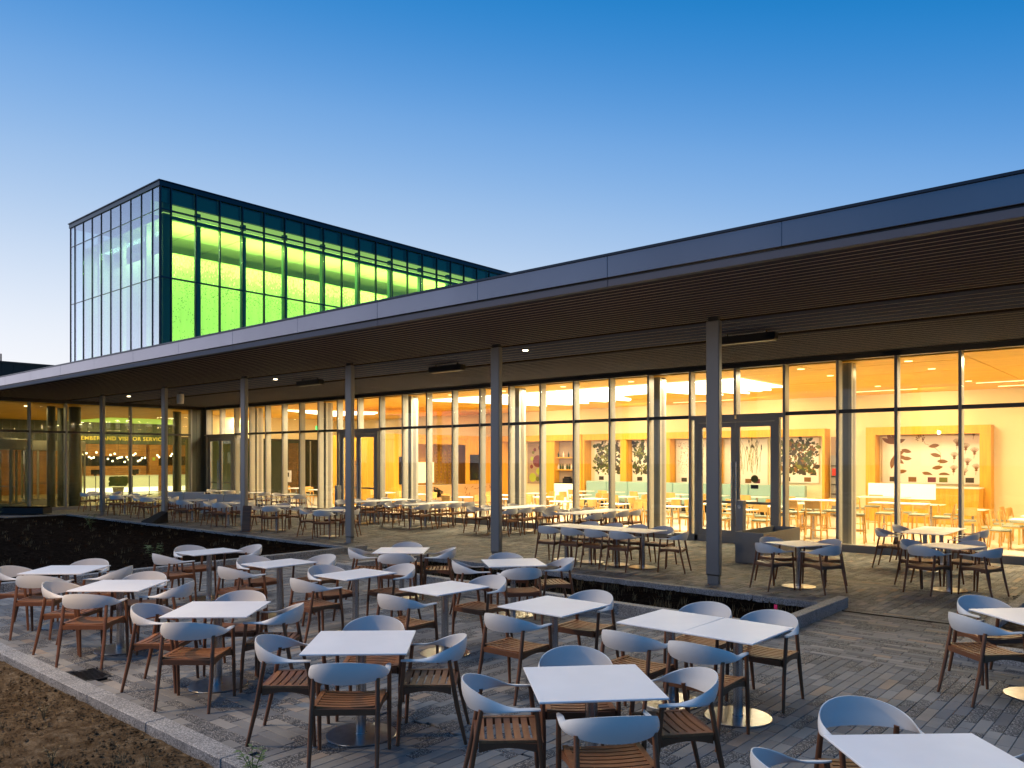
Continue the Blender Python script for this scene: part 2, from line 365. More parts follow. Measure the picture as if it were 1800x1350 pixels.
def pdepth(p):
    q = project((p[0] + p[1]) / 2, (p[2] + p[3]) / 2)
    if q is None or not (-10 < q[0] < 1810 and 800 < q[1] < 1352): return 1e9
    return q[2]
PAV.sort(key=pdepth)
def paver_mesh(name, ps):
    n = len(ps); g = .0017; V = np.zeros((n, 8, 3), np.float32)
    A = np.array(ps); zz = RNG.normal(0, .0011, (n, 4))
    c = .003
    for k, (i, j) in enumerate(((0, 2), (1, 2), (1, 3), (0, 3))):
        sx = 1 if i == 0 else -1; sy = 1 if j == 2 else -1
        V[:, k, 0] = A[:, i] + sx * g; V[:, k, 1] = A[:, j] + sy * g; V[:, k, 2] = -.045
        V[:, k + 4, 0] = A[:, i] + sx * (g + c); V[:, k + 4, 1] = A[:, j] + sy * (g + c); V[:, k + 4, 2] = zz[:, k]
    W_ = np.zeros((n, 12, 3), np.float32); W_[:, :8] = V; W_[:, 4:8] = V[:, :4]; W_[:, 4:8, 2] = -.004; W_[:, 8:] = V[:, 4:]
    F = []
    base = np.array([[8, 9, 10, 11], [4, 5, 9, 8], [5, 6, 10, 9], [6, 7, 11, 10], [7, 4, 8, 11], [0, 1, 5, 4], [1, 2, 6, 5], [2, 3, 7, 6], [3, 0, 4, 7]])
    F = (base[None] + 12 * np.arange(n)[:, None, None]).reshape(-1, 4)
    me = bpy.data.meshes.new(name); me.vertices.add(n * 12); me.vertices.foreach_set('co', W_.reshape(-1))
    me.loops.add(F.size); me.loops.foreach_set('vertex_index', F.reshape(-1).astype(np.int32))
    me.polygons.add(len(F)); me.polygons.foreach_set('loop_start', np.arange(0, F.size, 4, dtype=np.int32))
    me.update(calc_edges=True); me.polygons.foreach_set('use_smooth', [False] * len(F))
    t = np.clip(RNG.normal(.5, .26, n), 0, 1); s = (RNG.random(n) < .33).astype(float)
    for nm, arr in (('tone', t), ('speck', s)):
        at = me.attributes.new(nm, 'FLOAT', 'FACE'); at.data.foreach_set('value', np.repeat(arr, 9).astype(np.float32))
    me.materials.append(M['paver']); return me
terrace = empty('paved_terrace', kind='structure')
for p in PAV[:300]:
    x0, x1, y0, y1 = p; cx, cy_ = (x0 + x1) / 2, (y0 + y1) / 2
    me = paver_mesh('paver', [(x0 - cx, x1 - cx, y0 - cy_, y1 - cy_)]); o = bpy.data.objects.new('paver', me); C.objects.link(o); o.location = (cx, cy_, 0); o.parent = terrace
o = bpy.data.objects.new('far_pavers', paver_mesh('far_pavers', PAV[300:])); C.objects.link(o); o.parent = terrace; o['kind'] = 'stuff'
# slot drain between the beds, drain grate
dr = empty('slot_drain', 'narrow black slot drain crossing the paved walk between the two planting beds', 'drain', (-3.0, 11.77, 0))
MB().box(-.93, .9, -.045, .045, -.03, -.012).build('channel', 'black', dr)
MB().box(-.93, .9, -.05, -.04, -.03, .001).box(-.93, .9, .04, .05, -.03, .001).build('edge_rail', 'black', dr)
gr = empty('drain_grate', 'small square dark drain grate set in pavers against the granite kerb', 'drain grate', (-8.53, 3.29, 0))
MB().box(-.24, .24, -.125, .125, -.04, -.02).build('sump', 'black', gr)
g = MB().box(-.24, .24, -.125, -.11, -.03, .003).box(-.24, .24, .11, .125, -.03, .003).box(-.24, -.22, -.11, .11, -.03, .003).box(.22, .24, -.11, .11, -.03, .003); g.build('rim', 'black', gr)
for i in range(9):
    box('bar', (-.2 + i * .048, -.18 + i * .048, -.11, .11, -.02, .001), 'framed', gr)

# ---- kerbs
def kerb(name, x0, x1, y0, y1, z0, z1, L=1.22):
    k = empty(name, kind='structure')
    n = max(1, round(max(x1 - x0, y1 - y0) / L)); alongx = (x1 - x0) > (y1 - y0)
    for i in range(n):
        j = random.uniform(-.002, .002)
        if alongx:
            s = (x1 - x0) / n; b = (x0 + i * s + .0025, x0 + (i + 1) * s - .0025, y0 + j, y1 + j, z0, z1 + j)
        else:
            s = (y1 - y0) / n; b = (x0 + j, x1 + j, y0 + i * s + .0025, y0 + (i + 1) * s - .0025, z0, z1 + j)
        box('kerb_stone', b, 'granite', k, bevel=.008)
    return k
kerb('kerb', -14.95, 3.0, 2.97, 3.148, -.3, .02)
kerb('kerb', -15.12, -14.953, 3.15, 12.0, -.3, .13)
kerb('kerb', -33.4, -14.953, 12.003, 12.16, -.3, .03)
kerb('kerb', -33.57, -33.402, 9.8, 12.16, -.3, .02)
# centre bed
kerb('kerb', -12.95, -3.93, 9.4, 9.55, -.3, .16)
kerb('kerb', -4.08, -3.93, 9.553, 12.1, -.3, .16)
kerb('kerb', -12.95, -4.083, 11.95, 12.1, -.3, .04)
kerb('kerb', -12.95, -12.8, 9.553, 11.947, -.3, .1)
# right bed
kerb('kerb', -2.1, 6, 9.85, 10.0, -.3, .16)
kerb('kerb', -2.1, -1.95, 10.003, 15.75, -.3, .10)
# ---- soil
def soil(name, x0, x1, y0, y1, nx, ny, z, amp, m, fine=.5):
    xs = np.linspace(x0, x1, nx); ys = np.linspace(y0, y1, ny); v = []
    for y in ys:
        for x in xs:
            e = min(x - x0, x1 - x, y - y0, y1 - y); k = min(1, e / .25)
            p = Vector((x, y, 0))
            h = amp * (noise.fractal(p * .7, 1, 2, 3) * .55 + noise.fractal(p * 3.2, .8, 2.1, 4) * fine + noise.fractal(p * 11, .7, 2.1, 3) * fine * .45)
            v.append((x, y, z + h * (.35 + .65 * k)))
    f = [(j * nx + i, j * nx + i + 1, (j + 1) * nx + i + 1, (j + 1) * nx + i) for j in range(ny - 1) for i in range(nx - 1)]
    me = bpy.data.meshes.new(name); me.from_pydata(v, [], f); me.materials.append(M[m]); me.polygons.foreach_set('use_smooth', [True] * len(f))
    o = bpy.data.objects.new(name, me); C.objects.link(o); o['kind'] = 'structure'; return o
soil('soil', -16.5, -3, -.6, 2.965, 460, 130, -.065, .07, 'soil')
soil('soil', -60, -15.12, -.6, 9.8, 240, 90, .0, .11, 'mulch')
soil('soil', -33.4, -15.12, 9.805, 12.0, 150, 40, -.03, .05, 'mulch')
soil('soil', -12.8, -4.08, 9.55, 11.95, 200, 56, -.05, .07, 'mulch')
soil('soil', -1.95, 4, 10.0, 15.7, 80, 80, .02, .07, 'soil')
# clods and pebbles on the near soil, twiggy mulch in the beds
def clods(name, x0, x1, y0, y1, n, r0, r1, z, m):
    b = MB()
    for _ in range(n):
        x, y = random.uniform(x0, x1), random.uniform(y0, y1); r = r0 + (r1 - r0) * random.random() ** 3; zz = z + random.uniform(-.015, .02)
        i = len(b.v); a = random.uniform(0, 6.28)
        pts = [(math.cos(a + k * PI / 2) * r * random.uniform(.7, 1.2), math.sin(a + k * PI / 2) * r * random.uniform(.7, 1.2), random.uniform(-.2, .2) * r) for k in range(4)]
        b.v += [(x + p[0], y + p[1], zz + p[2]) for p in pts] + [(x, y, zz + r * random.uniform(.5, .9)), (x, y, zz - r * .6)]
        for k in range(4): b.f += [(i + k, i + (k + 1) % 4, i + 4), (i + (k + 1) % 4, i + k, i + 5)]; b.m += [0, 0]
    o = b.build(name, m); o['kind'] = 'stuff'; return o
tag(clods('soil_clods', -11, -3.6, .6, 2.93, 14000, .004, .024, -.05, 'soil'), 'crumbled brown clods lying on the bare soil in front of the kerb', 'soil clods')
tag(clods('mulch_chips', -30, -15.2, 3, 11.9, 6000, .008, .035, .01, 'chip'), 'dark bark chips over the large planting bed', 'mulch')
tag(clods('mulch_chips', -12.7, -4.2, 9.6, 11.9, 3000, .006, .03, -.04, 'chip'), 'dark bark chips filling the middle planting bed', 'mulch')
# sparse dry grass blades
def grass(name, spots, n, h, m, spread, label):
    b = MB()
    for (x, y, z) in spots:
        for _ in range(n):
            a = random.uniform(0, 6.28); r = random.uniform(0, spread); hh = h * random.uniform(.4, 1.1); px, py = x + r * math.cos(a), y + r * math.sin(a)
            la = random.uniform(0, 6.28); ln = hh * random.uniform(.15, .7); w = .0022
            tx, ty = px + math.cos(la) * ln, py + math.sin(la) * ln; mx, my = (px * .65 + tx * .35), (py * .65 + ty * .35)
            ox, oy = -math.sin(la) * w, math.cos(la) * w
            b.quad((px - ox, py - oy, z), (px + ox, py + oy, z), (mx + ox, my + oy, z + hh * .6), (mx - ox, my - oy, z + hh * .6))
            b.poly([(mx - ox, my - oy, z + hh * .6), (mx + ox, my + oy, z + hh * .6), (tx, ty, z + hh)])
    o = b.build(name, m); tag(o, label, 'grass', kind='stuff'); return o
grass('grass', [(random.uniform(-10.5, -4.6), random.uniform(1.2, 2.85), -.06) for _ in range(46)], 9, .1, 'straw', .05, 'thin dry grass tufts scattered over the bare brown soil')
grass('grass', [(random.uniform(-12.6, -4.3), random.uniform(9.7, 11.8), -.06) for _ in range(170)], 9, .16, 'straw', .09, 'wispy dry grass growing in the middle planting bed')
grass('grass', [(random.uniform(-32, -15.4), random.uniform(4, 11.5), 0) for _ in range(150)], 8, .12, 'straw', .08, 'sparse dry tufts in the large dark planting bed')
def sprig(loc, h, label, dense=12, m='sprout'):
    e = empty('young_plant', label, 'plant', loc, group='young plants in the beds')
    st = MB(); lf = MB()
    for k in range(5):
        a = k * 1.3 + loc[0]; t = (math.cos(a) * h * .35, math.sin(a) * h * .35, h * random.uniform(.7, 1))
        st.tube([(0, 0, -.02), (t[0] * .4, t[1] * .4, t[2] * .55), t], [.004, .003, .0015], 5)
        for q in range(dense):
            f = random.uniform(.3, 1); px, py, pz = t[0] * f, t[1] * f, t[2] * f; la = random.uniform(0, 6.28); L = h * random.uniform(.14, .26); w = L * .22
            dx, dy = math.cos(la), math.sin(la); up = random.uniform(-.3, .6)
            lf.poly([(px, py, pz), (px + dx * L * .5 - dy * w, py + dy * L * .5 + dx * w, pz + up * L * .5), (px + dx * L, py + dy * L, pz + up * L * .6), (px + dx * L * .5 + dy * w, py + dy * L * .5 - dx * w, pz + up * L * .5)])
    st.build('stem', m, e); lf.build('foliage', m, e)
sprig((-4.93, 2.96, -.03), .24, 'bright green leafy sprig sprouting by the kerb at the bottom edge of the photo')
sprig((-16.4, 7.6, .03), .5, 'green shrublet in the dark bed behind the end table', 14)
sprig((-25.9, 10.0, .03), .55, 'green shrublet in the dark bed below the leaning black mat', 12)
sprig((-30.2, 8.6, .03), .7, 'widest green shrublet far back in the dark bed', 18)
sprig((-20.5, 3.9, .03), .45, 'green shrublet in the dark bed at the left edge of the photo', 10)
sprig((-6.4, 2.2, -.06), .16, 'yellowish grass sprout standing on the bare brown soil', 5, 'straw')
sprig((-7.6, 2.55, -.06), .13, 'small dry sprout on the bare brown soil below the drain grate', 4, 'straw')
pf = empty('marker_flag', 'tiny pink marker flag standing in the middle planting bed', 'marker flag', (-4.33, 10.35, -.04))
MB().tube([(0, 0, 0), (0, 0, .28)], .003, 5).build('wire', 'steel', pf); MB().box(0, .045, -.002, .002, .22, .28).build('flag', 'pink', pf)

# ================================================================== CANOPY
ZS, YF, YE, XR, XLF = 4.67, 9.53, 19.34, 4.2, -62.0
can = empty('terrace_canopy', 'long flat canopy roof with pale metal fascia and slatted soffit over the terrace', 'canopy', (-16, 14, 0))
def P(o): o.parent = can; o.matrix_parent_inverse = Matrix.Translation((16, -14, 0)); return o
CX = [-6.455 - 5.133 * i for i in range(8)]
edges = sorted([XR] + [-6.455 + 5.133 * k for k in (1,)] + CX + [CX[-1] - 5.133 * k for k in (1, 2, 3)] + [XLF]); edges = [e for e in edges if XLF <= e <= XR]
for a, b in zip(edges, edges[1:]):
    mid = (a + b) / 2
    for s, e in ((a, mid), (mid, b)):
        g = .0025 if s == a else .0006; h = .0025 if e == b else .0006
        P(MB().box(s + g, e - h, YF, YF + .05, 4.80, 5.105).build('fascia_panel', 'fascia', bevel=.004))
    P(MB().box(a + .004, b - .004, YF + .012, YF + .12, ZS - .005, 4.765).build('soffit_edge_trim', 'trim', bevel=.004))
P(MB().box(XLF, XR, YF - .02, 12, 5.106, 5.14).build('coping', 'coping')); P(MB().box(XLF, XR, YF + .055, YF + .1, 4.766, 5.10).build('shadow_gap', 'framed'))
P(MB().box(XLF, XR, YF + .13, 19.42, 4.80, 5.10).build('roof_deck', 'plenum'))
Ys = [(YF + .15 + .18 * k, .18) for k in range(19)] + [(13.3 + .335 * k, .335) for k in range(6)] + [(15.6 + .262 * k, .262) for k in range(14)]
bays = [(-1.322, XR), (-6.455, -1.322), (-11.588, -6.455), (-16.721, -11.588)]
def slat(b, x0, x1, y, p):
    b.box(x0 + .006, x1 - .006, y, y + p - .033, ZS, ZS + .05, 0).box(x0 + .006, x1 - .006, y + p - .0328, y + p - .0002, ZS + .003, ZS + .05, 1)  # second box is the painted highlight strip, nearly flush with the slat
rest = MB(); rest2 = MB()
for y, pitch in Ys:
    for bi, (x0, x1) in enumerate(bays):
        b = MB(); slat(b, x0, x1, y, pitch)
        P(b.build('soffit_slat', ['slat_sheen' if pitch > .3 else 'slat', 'slat_glint']))
    for k in range(7):
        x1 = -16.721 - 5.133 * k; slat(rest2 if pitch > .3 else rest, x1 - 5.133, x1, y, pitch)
r_ = P(rest.build('far_soffit_slats', ['slat', 'slat_glint'])); r_['kind'] = 'stuff'; r_ = P(rest2.build('far_soffit_slats', ['slat_sheen', 'slat_glint'])); r_['kind'] = 'stuff'
for (a, b_) in ((13.105, 13.295), (15.315, 15.595)):
    P(MB().box(XLF, XR, a, b_, ZS + .004, ZS + .06).build('soffit_beam', 'plenum'))
P(MB().box(XLF, XR, 19.28, 19.42, ZS - .02, ZS + .1).build('soffit_closure', 'framed'))
COLW = ['right-hand steel canopy column, in front of the cafe door', 'steel canopy column second from the right, behind the middle planting bed', 'steel canopy column standing at the corner of the large dark bed', 'steel canopy column with a board leaning beside it, before the left cafe door', 'steel canopy column beside the black mat, before the corner of the lobby', 'steel canopy column farthest left, in front of the lobby lettering']
def make_column():
    e = empty('canopy_column', 'x', 'column', group='steel canopy columns'); 
    b = MB(); b.box(-.125, .125, -.06, .06, .16, 4.60); b.build('shaft', 'col', e, bevel=.012)
    MB().box(-.105, .105, -.045, .045, -.06, .158).build('base', 'col', e, bevel=.006)
    MB().box(-.09, .09, -.04, .04, 4.602, 4.69).build('cap', 'framed', e)
    MB().box(-.128, .128, -.063, .063, .15, .158).build('collar', 'framed', e)
    return e
pc = Proto(make_column())
for i in range(6): pc.place((CX[i], 12.84, 0), 0, COLW[i])
for k, (x, y) in enumerate([(-6.72, 14.75), (-14.9, 14.57), (-20.9, 14.52)]):
    h = empty('patio_heater', ['long black radiant heater under the soffit beside the right-hand column', 'black radiant heater under the soffit, middle of the three', 'smallest black radiant heater, farthest along the soffit'][k], 'heater', (x, y, ZS), group='radiant heaters')
    MB().box(-.6, .6, -.1, .1, -.2, -.06).build('housing', 'black', h, bevel=.015); MB().box(-.57, .57, -.07, .07, -.215, -.202).build('grille', 'framed', h)
    for s in (-.4, .4): box('hanger', (s - .015, s + .015, -.01, .01, -.06, .0), 'black', h)
for k, (x, y) in enumerate([(-11.53, 13.75), (-21.6, 13.75), (-31.9, 13.75)]):
    h = empty('downlight', ['lit round downlight in the soffit near the second column', 'lit round downlight in the soffit between the far columns', 'lit downlight in the soffit in front of the lobby'][k], 'downlight', (x, y, ZS), group='lit soffit downlights')
    MB().lathe([(.06, -.045), (.06, -.012)], 16).build('lens', 'lamp', h); MB().lathe([(.075, -.03), (.075, .0)], 16).build('ring', 'black', h)
    sl = bpy.data.lights.new('downlight_lamp', 'SPOT'); sl.energy = 60; sl.color = (1, .72, .42); sl.spot_size = 1.9; sl.spot_blend = .6; sl.shadow_soft_size = .06
    so = bpy.data.objects.new('downlight_lamp', sl); C.objects.link(so); so.location = (x, y, ZS - .07)
for k, (x, y) in enumerate([(-27.9, 13.85), (-26.0, 14.6)]):
    h = empty('loudspeaker', ['white cylindrical loudspeaker hanging under the soffit before the lobby', 'small black camera housing hanging beside the white loudspeaker'][k], ['speaker', 'camera'][k], (-29.0 - k * 1.3, 14.4, ZS))
    if k == 0: MB().lathe([(.12, -.42), (.13, -.2), (.12, -.06)], 16).build('case', 'white', h, smooth=True)
    else: MB().box(-.1, .1, -.1, .1, -.2, -.06).build('case', 'black', h, bevel=.02)
    box('bracket', (-.02, .02, -.02, .02, -.06, 0), 'black', h)

# ================================================================== CAFE BUILDING
YG = 19.379; X0 = -3.9447; SB = 1.2952
mulx = [X0 + SB * k for k in range(5, 0, -1)] + [X0 - SB * i for i in range(26)]
ZH, ZT = 4.53, 3.308
cafe = empty('cafe_building', 'glass-walled cafe pavilion, warmly lit, behind the terrace', 'building', (-16, 25, 0))
OFF = Matrix.Translation((16, -25, 0))
def Q(o, par=None): o.parent = par or cafe; o.matrix_parent_inverse = OFF if par is None else Matrix(); return o
def QB(name, b, m, bevel=0): return Q(box(name, b, m, bevel=bevel))
QB('sill', (mulx[-1], 2.6, YG - .05, YG + .16, -.3, .16), 'frame', .006)
QB('head', (mulx[-1], 2.6, YG - .045, YG + .16, ZH, ZS + .12), 'framed')
doors = {5: (3, 5), 17: (15, 17), 25: (23, 25)}     # mullion index pairs
skip_low = {4, 16, 24}
for k, x in enumerate(mulx):
    i = k - 5
    z0 = ZT if i in skip_low else .161
    b = MB().box(x - .032, x + .032, YG - .06, YG + .02, z0, ZH - .002, 0).box(x - .028, x + .028, YG + .021, YG + .21, z0, ZH - .002, 1)
    Q(b.build('mullion', ['frame', 'fin']))
for k in range(len(mulx) - 1):
    i = k - 5; xr, xl = mulx[k] - .033, mulx[k + 1] + .033
    door = any(a <= i < b for a, b in doors.values())
    QB('transom', (xl, xr, YG - .045, YG + .1, ZT - (.09 if door else .045), ZT + (.03 if door else .045)), 'frame' if door else 'framed')
    QB('glass_pane', (xl, xr, YG - .006, YG + .006, ZT + .046, ZH - .003), 'g_cafe')
    if not door: QB('glass_pane', (xl, xr, YG - .006, YG + .006, .162, ZT - .046), 'g_cafe')
def door_pair(i0, i1, lab):
    xr, xl = X0 - SB * i0 - .033, X0 - SB * i1 + .033
    fr = Q(MB().box(xl + .10, xl + .2, YG - .05, YG + .1, 0, ZT - .091).box(xr - .2, xr - .10, YG - .05, YG + .1, 0, ZT - .091).box(xl + .2, xr - .2, YG - .05, YG + .1, ZT - .17, ZT - .091).build('door_frame', 'frame'))
    Q(box('side_light', (xl, xl + .099, YG - .006, YG + .006, .162, ZT - .092), 'g_cafe')); Q(box('side_light', (xr - .099, xr, YG - .006, YG + .006, .162, ZT - .092), 'g_cafe'))
    mid = (xl + xr) / 2
    for a, b, hs in ((xl + .205, mid - .004, 1), (mid + .004, xr - .205, -1)):
        lf = MB(); t = .115
        lf.box(a, a + t, YG - .04, YG + .02, .02, ZT - .175).box(b - t, b, YG - .04, YG + .02, .02, ZT - .175).box(a + t, b - t, YG - .04, YG + .02, .02, .32).box(a + t, b - t, YG - .04, YG + .02, ZT - .3, ZT - .175)
        d = Q(lf.build('door', 'frame')); d['label'] = lab
        gp = box('pane', (a + t, b - t, YG - .016, YG - .006, .32, ZT - .3), 'g_door'); Q(gp, d)
        hx = (b - .06) if hs == 1 else (a + .06)
        hn = MB().tube([(hx, YG - .13, .45), (hx, YG - .13, 2.1)], .017, 8); [hn.tube([(hx, YG - .13, z), (hx, YG - .04, z)], .01, 6) for z in (.6, 1.95)]
        Q(hn.build('handle', 'steel', smooth=True), d)
        Q(box('push_bar', (a + t, b - t, YG + .03, YG + .06, 1.02, 1.08), 'frame'), d)
    return mid, xr
m1, xr1 = door_pair(3, 5, 'grey framed glass door leaf'); door_pair(15, 17, 'grey framed glass door leaf'); door_pair(23, 25, 'narrow far glass door leaf')
# round decal with blue strip on the right leaf
QB('door_decal', (m1 + .42, m1 + .62, YG - .024, YG - .018, 1.42, 1.52), 'framed')
dcl = MB(); n = 20; dcl.poly([(m1 + .52 + .1 * math.cos(2 * PI * k / n), YG - .02, 1.67 + .1 * math.sin(2 * PI * k / n)) for k in range(n)]); Q(dcl.build('door_decal', 'leafo'))
# shell
QB('floor', (-40, 6, YG + .161, 31, -.3, .015), 'floor')
YB = 30.4
QB('rear_wall', (-40, 6, YB, YB + .3, 0, 5.0), 'wall')
QB('side_wall', (3.2, 3.5, YG + .2, YB, 0, 5.0), 'wall')
Q(MB().box(-40, 6, YB + .3, 60, 4.9, 5.1).box(-62, 6, 19.42, YB + .3, 5.0, 5.12).build('roof', 'coping'))
# ceiling: wood panels with joints
well1 = (-22.94, -9.98); wells = [(-22.9, -9.98, 21.43), (-34.5, -30.9, 21.43)]
ceil_par = empty('wood_ceiling', kind='structure')
n_ = 0
for xa in np.arange(-40, 3.2, 3.6):
    for ya in np.arange(YG + .22, YB, 1.22):
        x1 = min(xa + 3.6, 3.2); y1 = min(ya + 1.22, YB)
        if y1 - ya < .1: continue
        o = box('ceiling_panel', (xa + .006, x1 - .006, ya + .004, y1 - .004, 4.50 + random.uniform(0, .006), 4.56), 'wood', ceil_par)
# light wells: bright luminous ceiling shapes with torn wavy far edge
def lum(pts, label, drop=.06):
    b = MB(); z0 = 4.50 - drop; n = len(pts); c = (sum(p[0] for p in pts) / n, sum(p[1] for p in pts) / n)
    bm = bmesh.new(); vs = [bm.verts.new((p[0] - c[0], p[1] - c[1], 0)) for p in pts]; f = bm.faces.new(vs)
    r = bmesh.ops.extrude_face_region(bm, geom=[f]); bmesh.ops.translate(bm, verts=[v for v in r['geom'] if isinstance(v, bmesh.types.BMVert)], vec=(0, 0, drop - .004))
    bmesh.ops.triangulate(bm, faces=bm.faces[:]); me = bpy.data.meshes.new('luminous_ceiling'); bm.to_mesh(me); bm.free(); me.materials.append(M['well'])
    o = bpy.data.objects.new('luminous_ceiling', me); C.objects.link(o); o.location = (c[0], c[1], z0); tag(o, label, 'ceiling light', 'luminous ceiling features')
def wavy(a, b, n, amp):
    out = []
    for k in range(n + 1):
        t = k / n; w = amp * (abs(math.sin(t * n * .55)) * .8 + .5 * noise.noise(Vector((t * 17, a[0], 0))))
        out.append((a[0] + (b[0] - a[0]) * t, a[1] + (b[1] - a[1]) * t + w))
    return out
lum([(-22.9, 21.43), (-9.98, 21.43), (-10.02, 24.7)] + wavy((-10.6, 24.6), (-13.6, 24.8), 18, 1.9) + [(-13.8, 24.0), (-16.0, 24.2)] + wavy((-16.2, 24.9), (-21.4, 25.2), 26, 2.1), 'broad glowing white ceiling feature with wavy torn edge over the cafe tables')
lum([(-32.8, 21.43), (-30.9, 25.4)] + wavy((-31.2, 25.6), (-35.2, 25.6), 10, .6), 'smaller glowing white ceiling feature at the far end of the cafe')
LBL = ['near the right edge of the cafe ceiling']
for k, (x, y, L) in enumerate([(-5.2, 27.6, 2.6), (-4.9, 29.3, 2.9), (-9.5, 28.6, 2.4), (-16.5, 29.2, 2.6)]):
    tag(box('strip_light', (x, x + L, y, y + .06, 4.485, 4.497), 'lamps'), ['thin glowing strip light in the wood ceiling above the flower panel', 'thin glowing strip light in the wood ceiling nearest the rear wall, right side', 'thin glowing strip light in the wood ceiling above the leaf panels', 'thin glowing strip light in the wood ceiling above the teal bench'][k], 'ceiling light', 'ceiling strip lights')
k = 0
for x in np.arange(-20.6, 2, 2.56):
    for y in (20.35, 22.5, 26.8):
        if wells[0][0] - .3 < x < wells[0][1] + .5 and 21 < y < 27.5: continue
        o = MB().lathe([(.09, 4.488), (.09, 4.498)], 14, 0, 0).build('ceiling_downlight', 'lamps'); o.location = (x, y, 0)
        tag(o, 'small round ceiling downlight, %s row, %s' % ({20.35: 'front', 22.5: 'middle', 26.8: 'rear'}[y], ['above the bird mural', 'near the fifth inner column', 'above the circle panel', 'before the bottle shelves', 'left of the door', 'above the door', 'right of the door', 'by the nearest inner column', 'before the flower panel', 'at the right edge', 'outside the view', 'outside'][min(11, int((x + 20.7) // 2.56))]), 'ceiling light', 'small round cafe ceiling downlights')
# interior steel columns just behind the glass
ic = empty('interior_column', 'x', 'column', group='interior steel columns')
MB().box(-.13, .13, -.17, .17, 0, 4.5).build('shaft', 'fin', ic); MB().box(-.06, .06, -.175, -.171, 0, 4.49).build('recess', 'frame', ic); MB().box(.131, .135, -.07, .07, 0, 4.49).build('recess', 'col', ic)
pic = Proto(ic)
for i, lab in enumerate(['right of the cafe door, near the bar stools', 'beside the teal bench and leaf panels', 'in front of the circle-pattern panel', 'in front of the alcove with the screens', 'near the second cafe door', 'beside the narrow far door']):
    pic.place((-6.5 - 5.26 * i, 20.0, .015), 0, 'pale interior steel column just inside the glass, ' + lab)
# ---- oak portals along the rear wall
def portal(x0, x1, label, post=.28, depth=.55, top=3.3):
    e = empty('oak_portal', label, 'wood portal', ((x0 + x1) / 2, YB - depth, 0), group='oak portals along the cafe rear wall'); w = (x1 - x0) / 2
    MB().box(-w, -w + post, 0, depth, 0, top - .28).build('post', 'oak', e); MB().box(w - post, w, 0, depth, 0, top - .28).build('post', 'oak', e)
    MB().box(-w, w, -.004, depth, top - .278, top).build('beam', 'oak', e); return e
portal(-9.1, -5.2, 'tall oak portal framing the red flower panel at the right', .32)
portal(-14.95, -10.55, 'oak portal framing the grass and black leaf panels', .1); portal(-21.6, -15.0, 'long oak portal over the teal bench and leaf panels', .12)
portal(-26.9, -21.65, 'oak portal round the circle panel and bottle shelves', .3)
for x in (-19.4, -17.22): box('post', (x - .16, x + .16, YB - .5, YB - .02, 0, 3.02), 'oak', bpy.data.objects['oak_portal.002']).matrix_parent_inverse = Matrix.Translation((18.3, -(YB - .55), 0))
for x in (-23.7, ): box('post', (x - .42, x + .42, YB - .5, YB - .02, 0, 3.02), 'oak', bpy.data.objects['oak_portal.003']).matrix_parent_inverse = Matrix.Translation((24.275, -(YB - .55), 0))
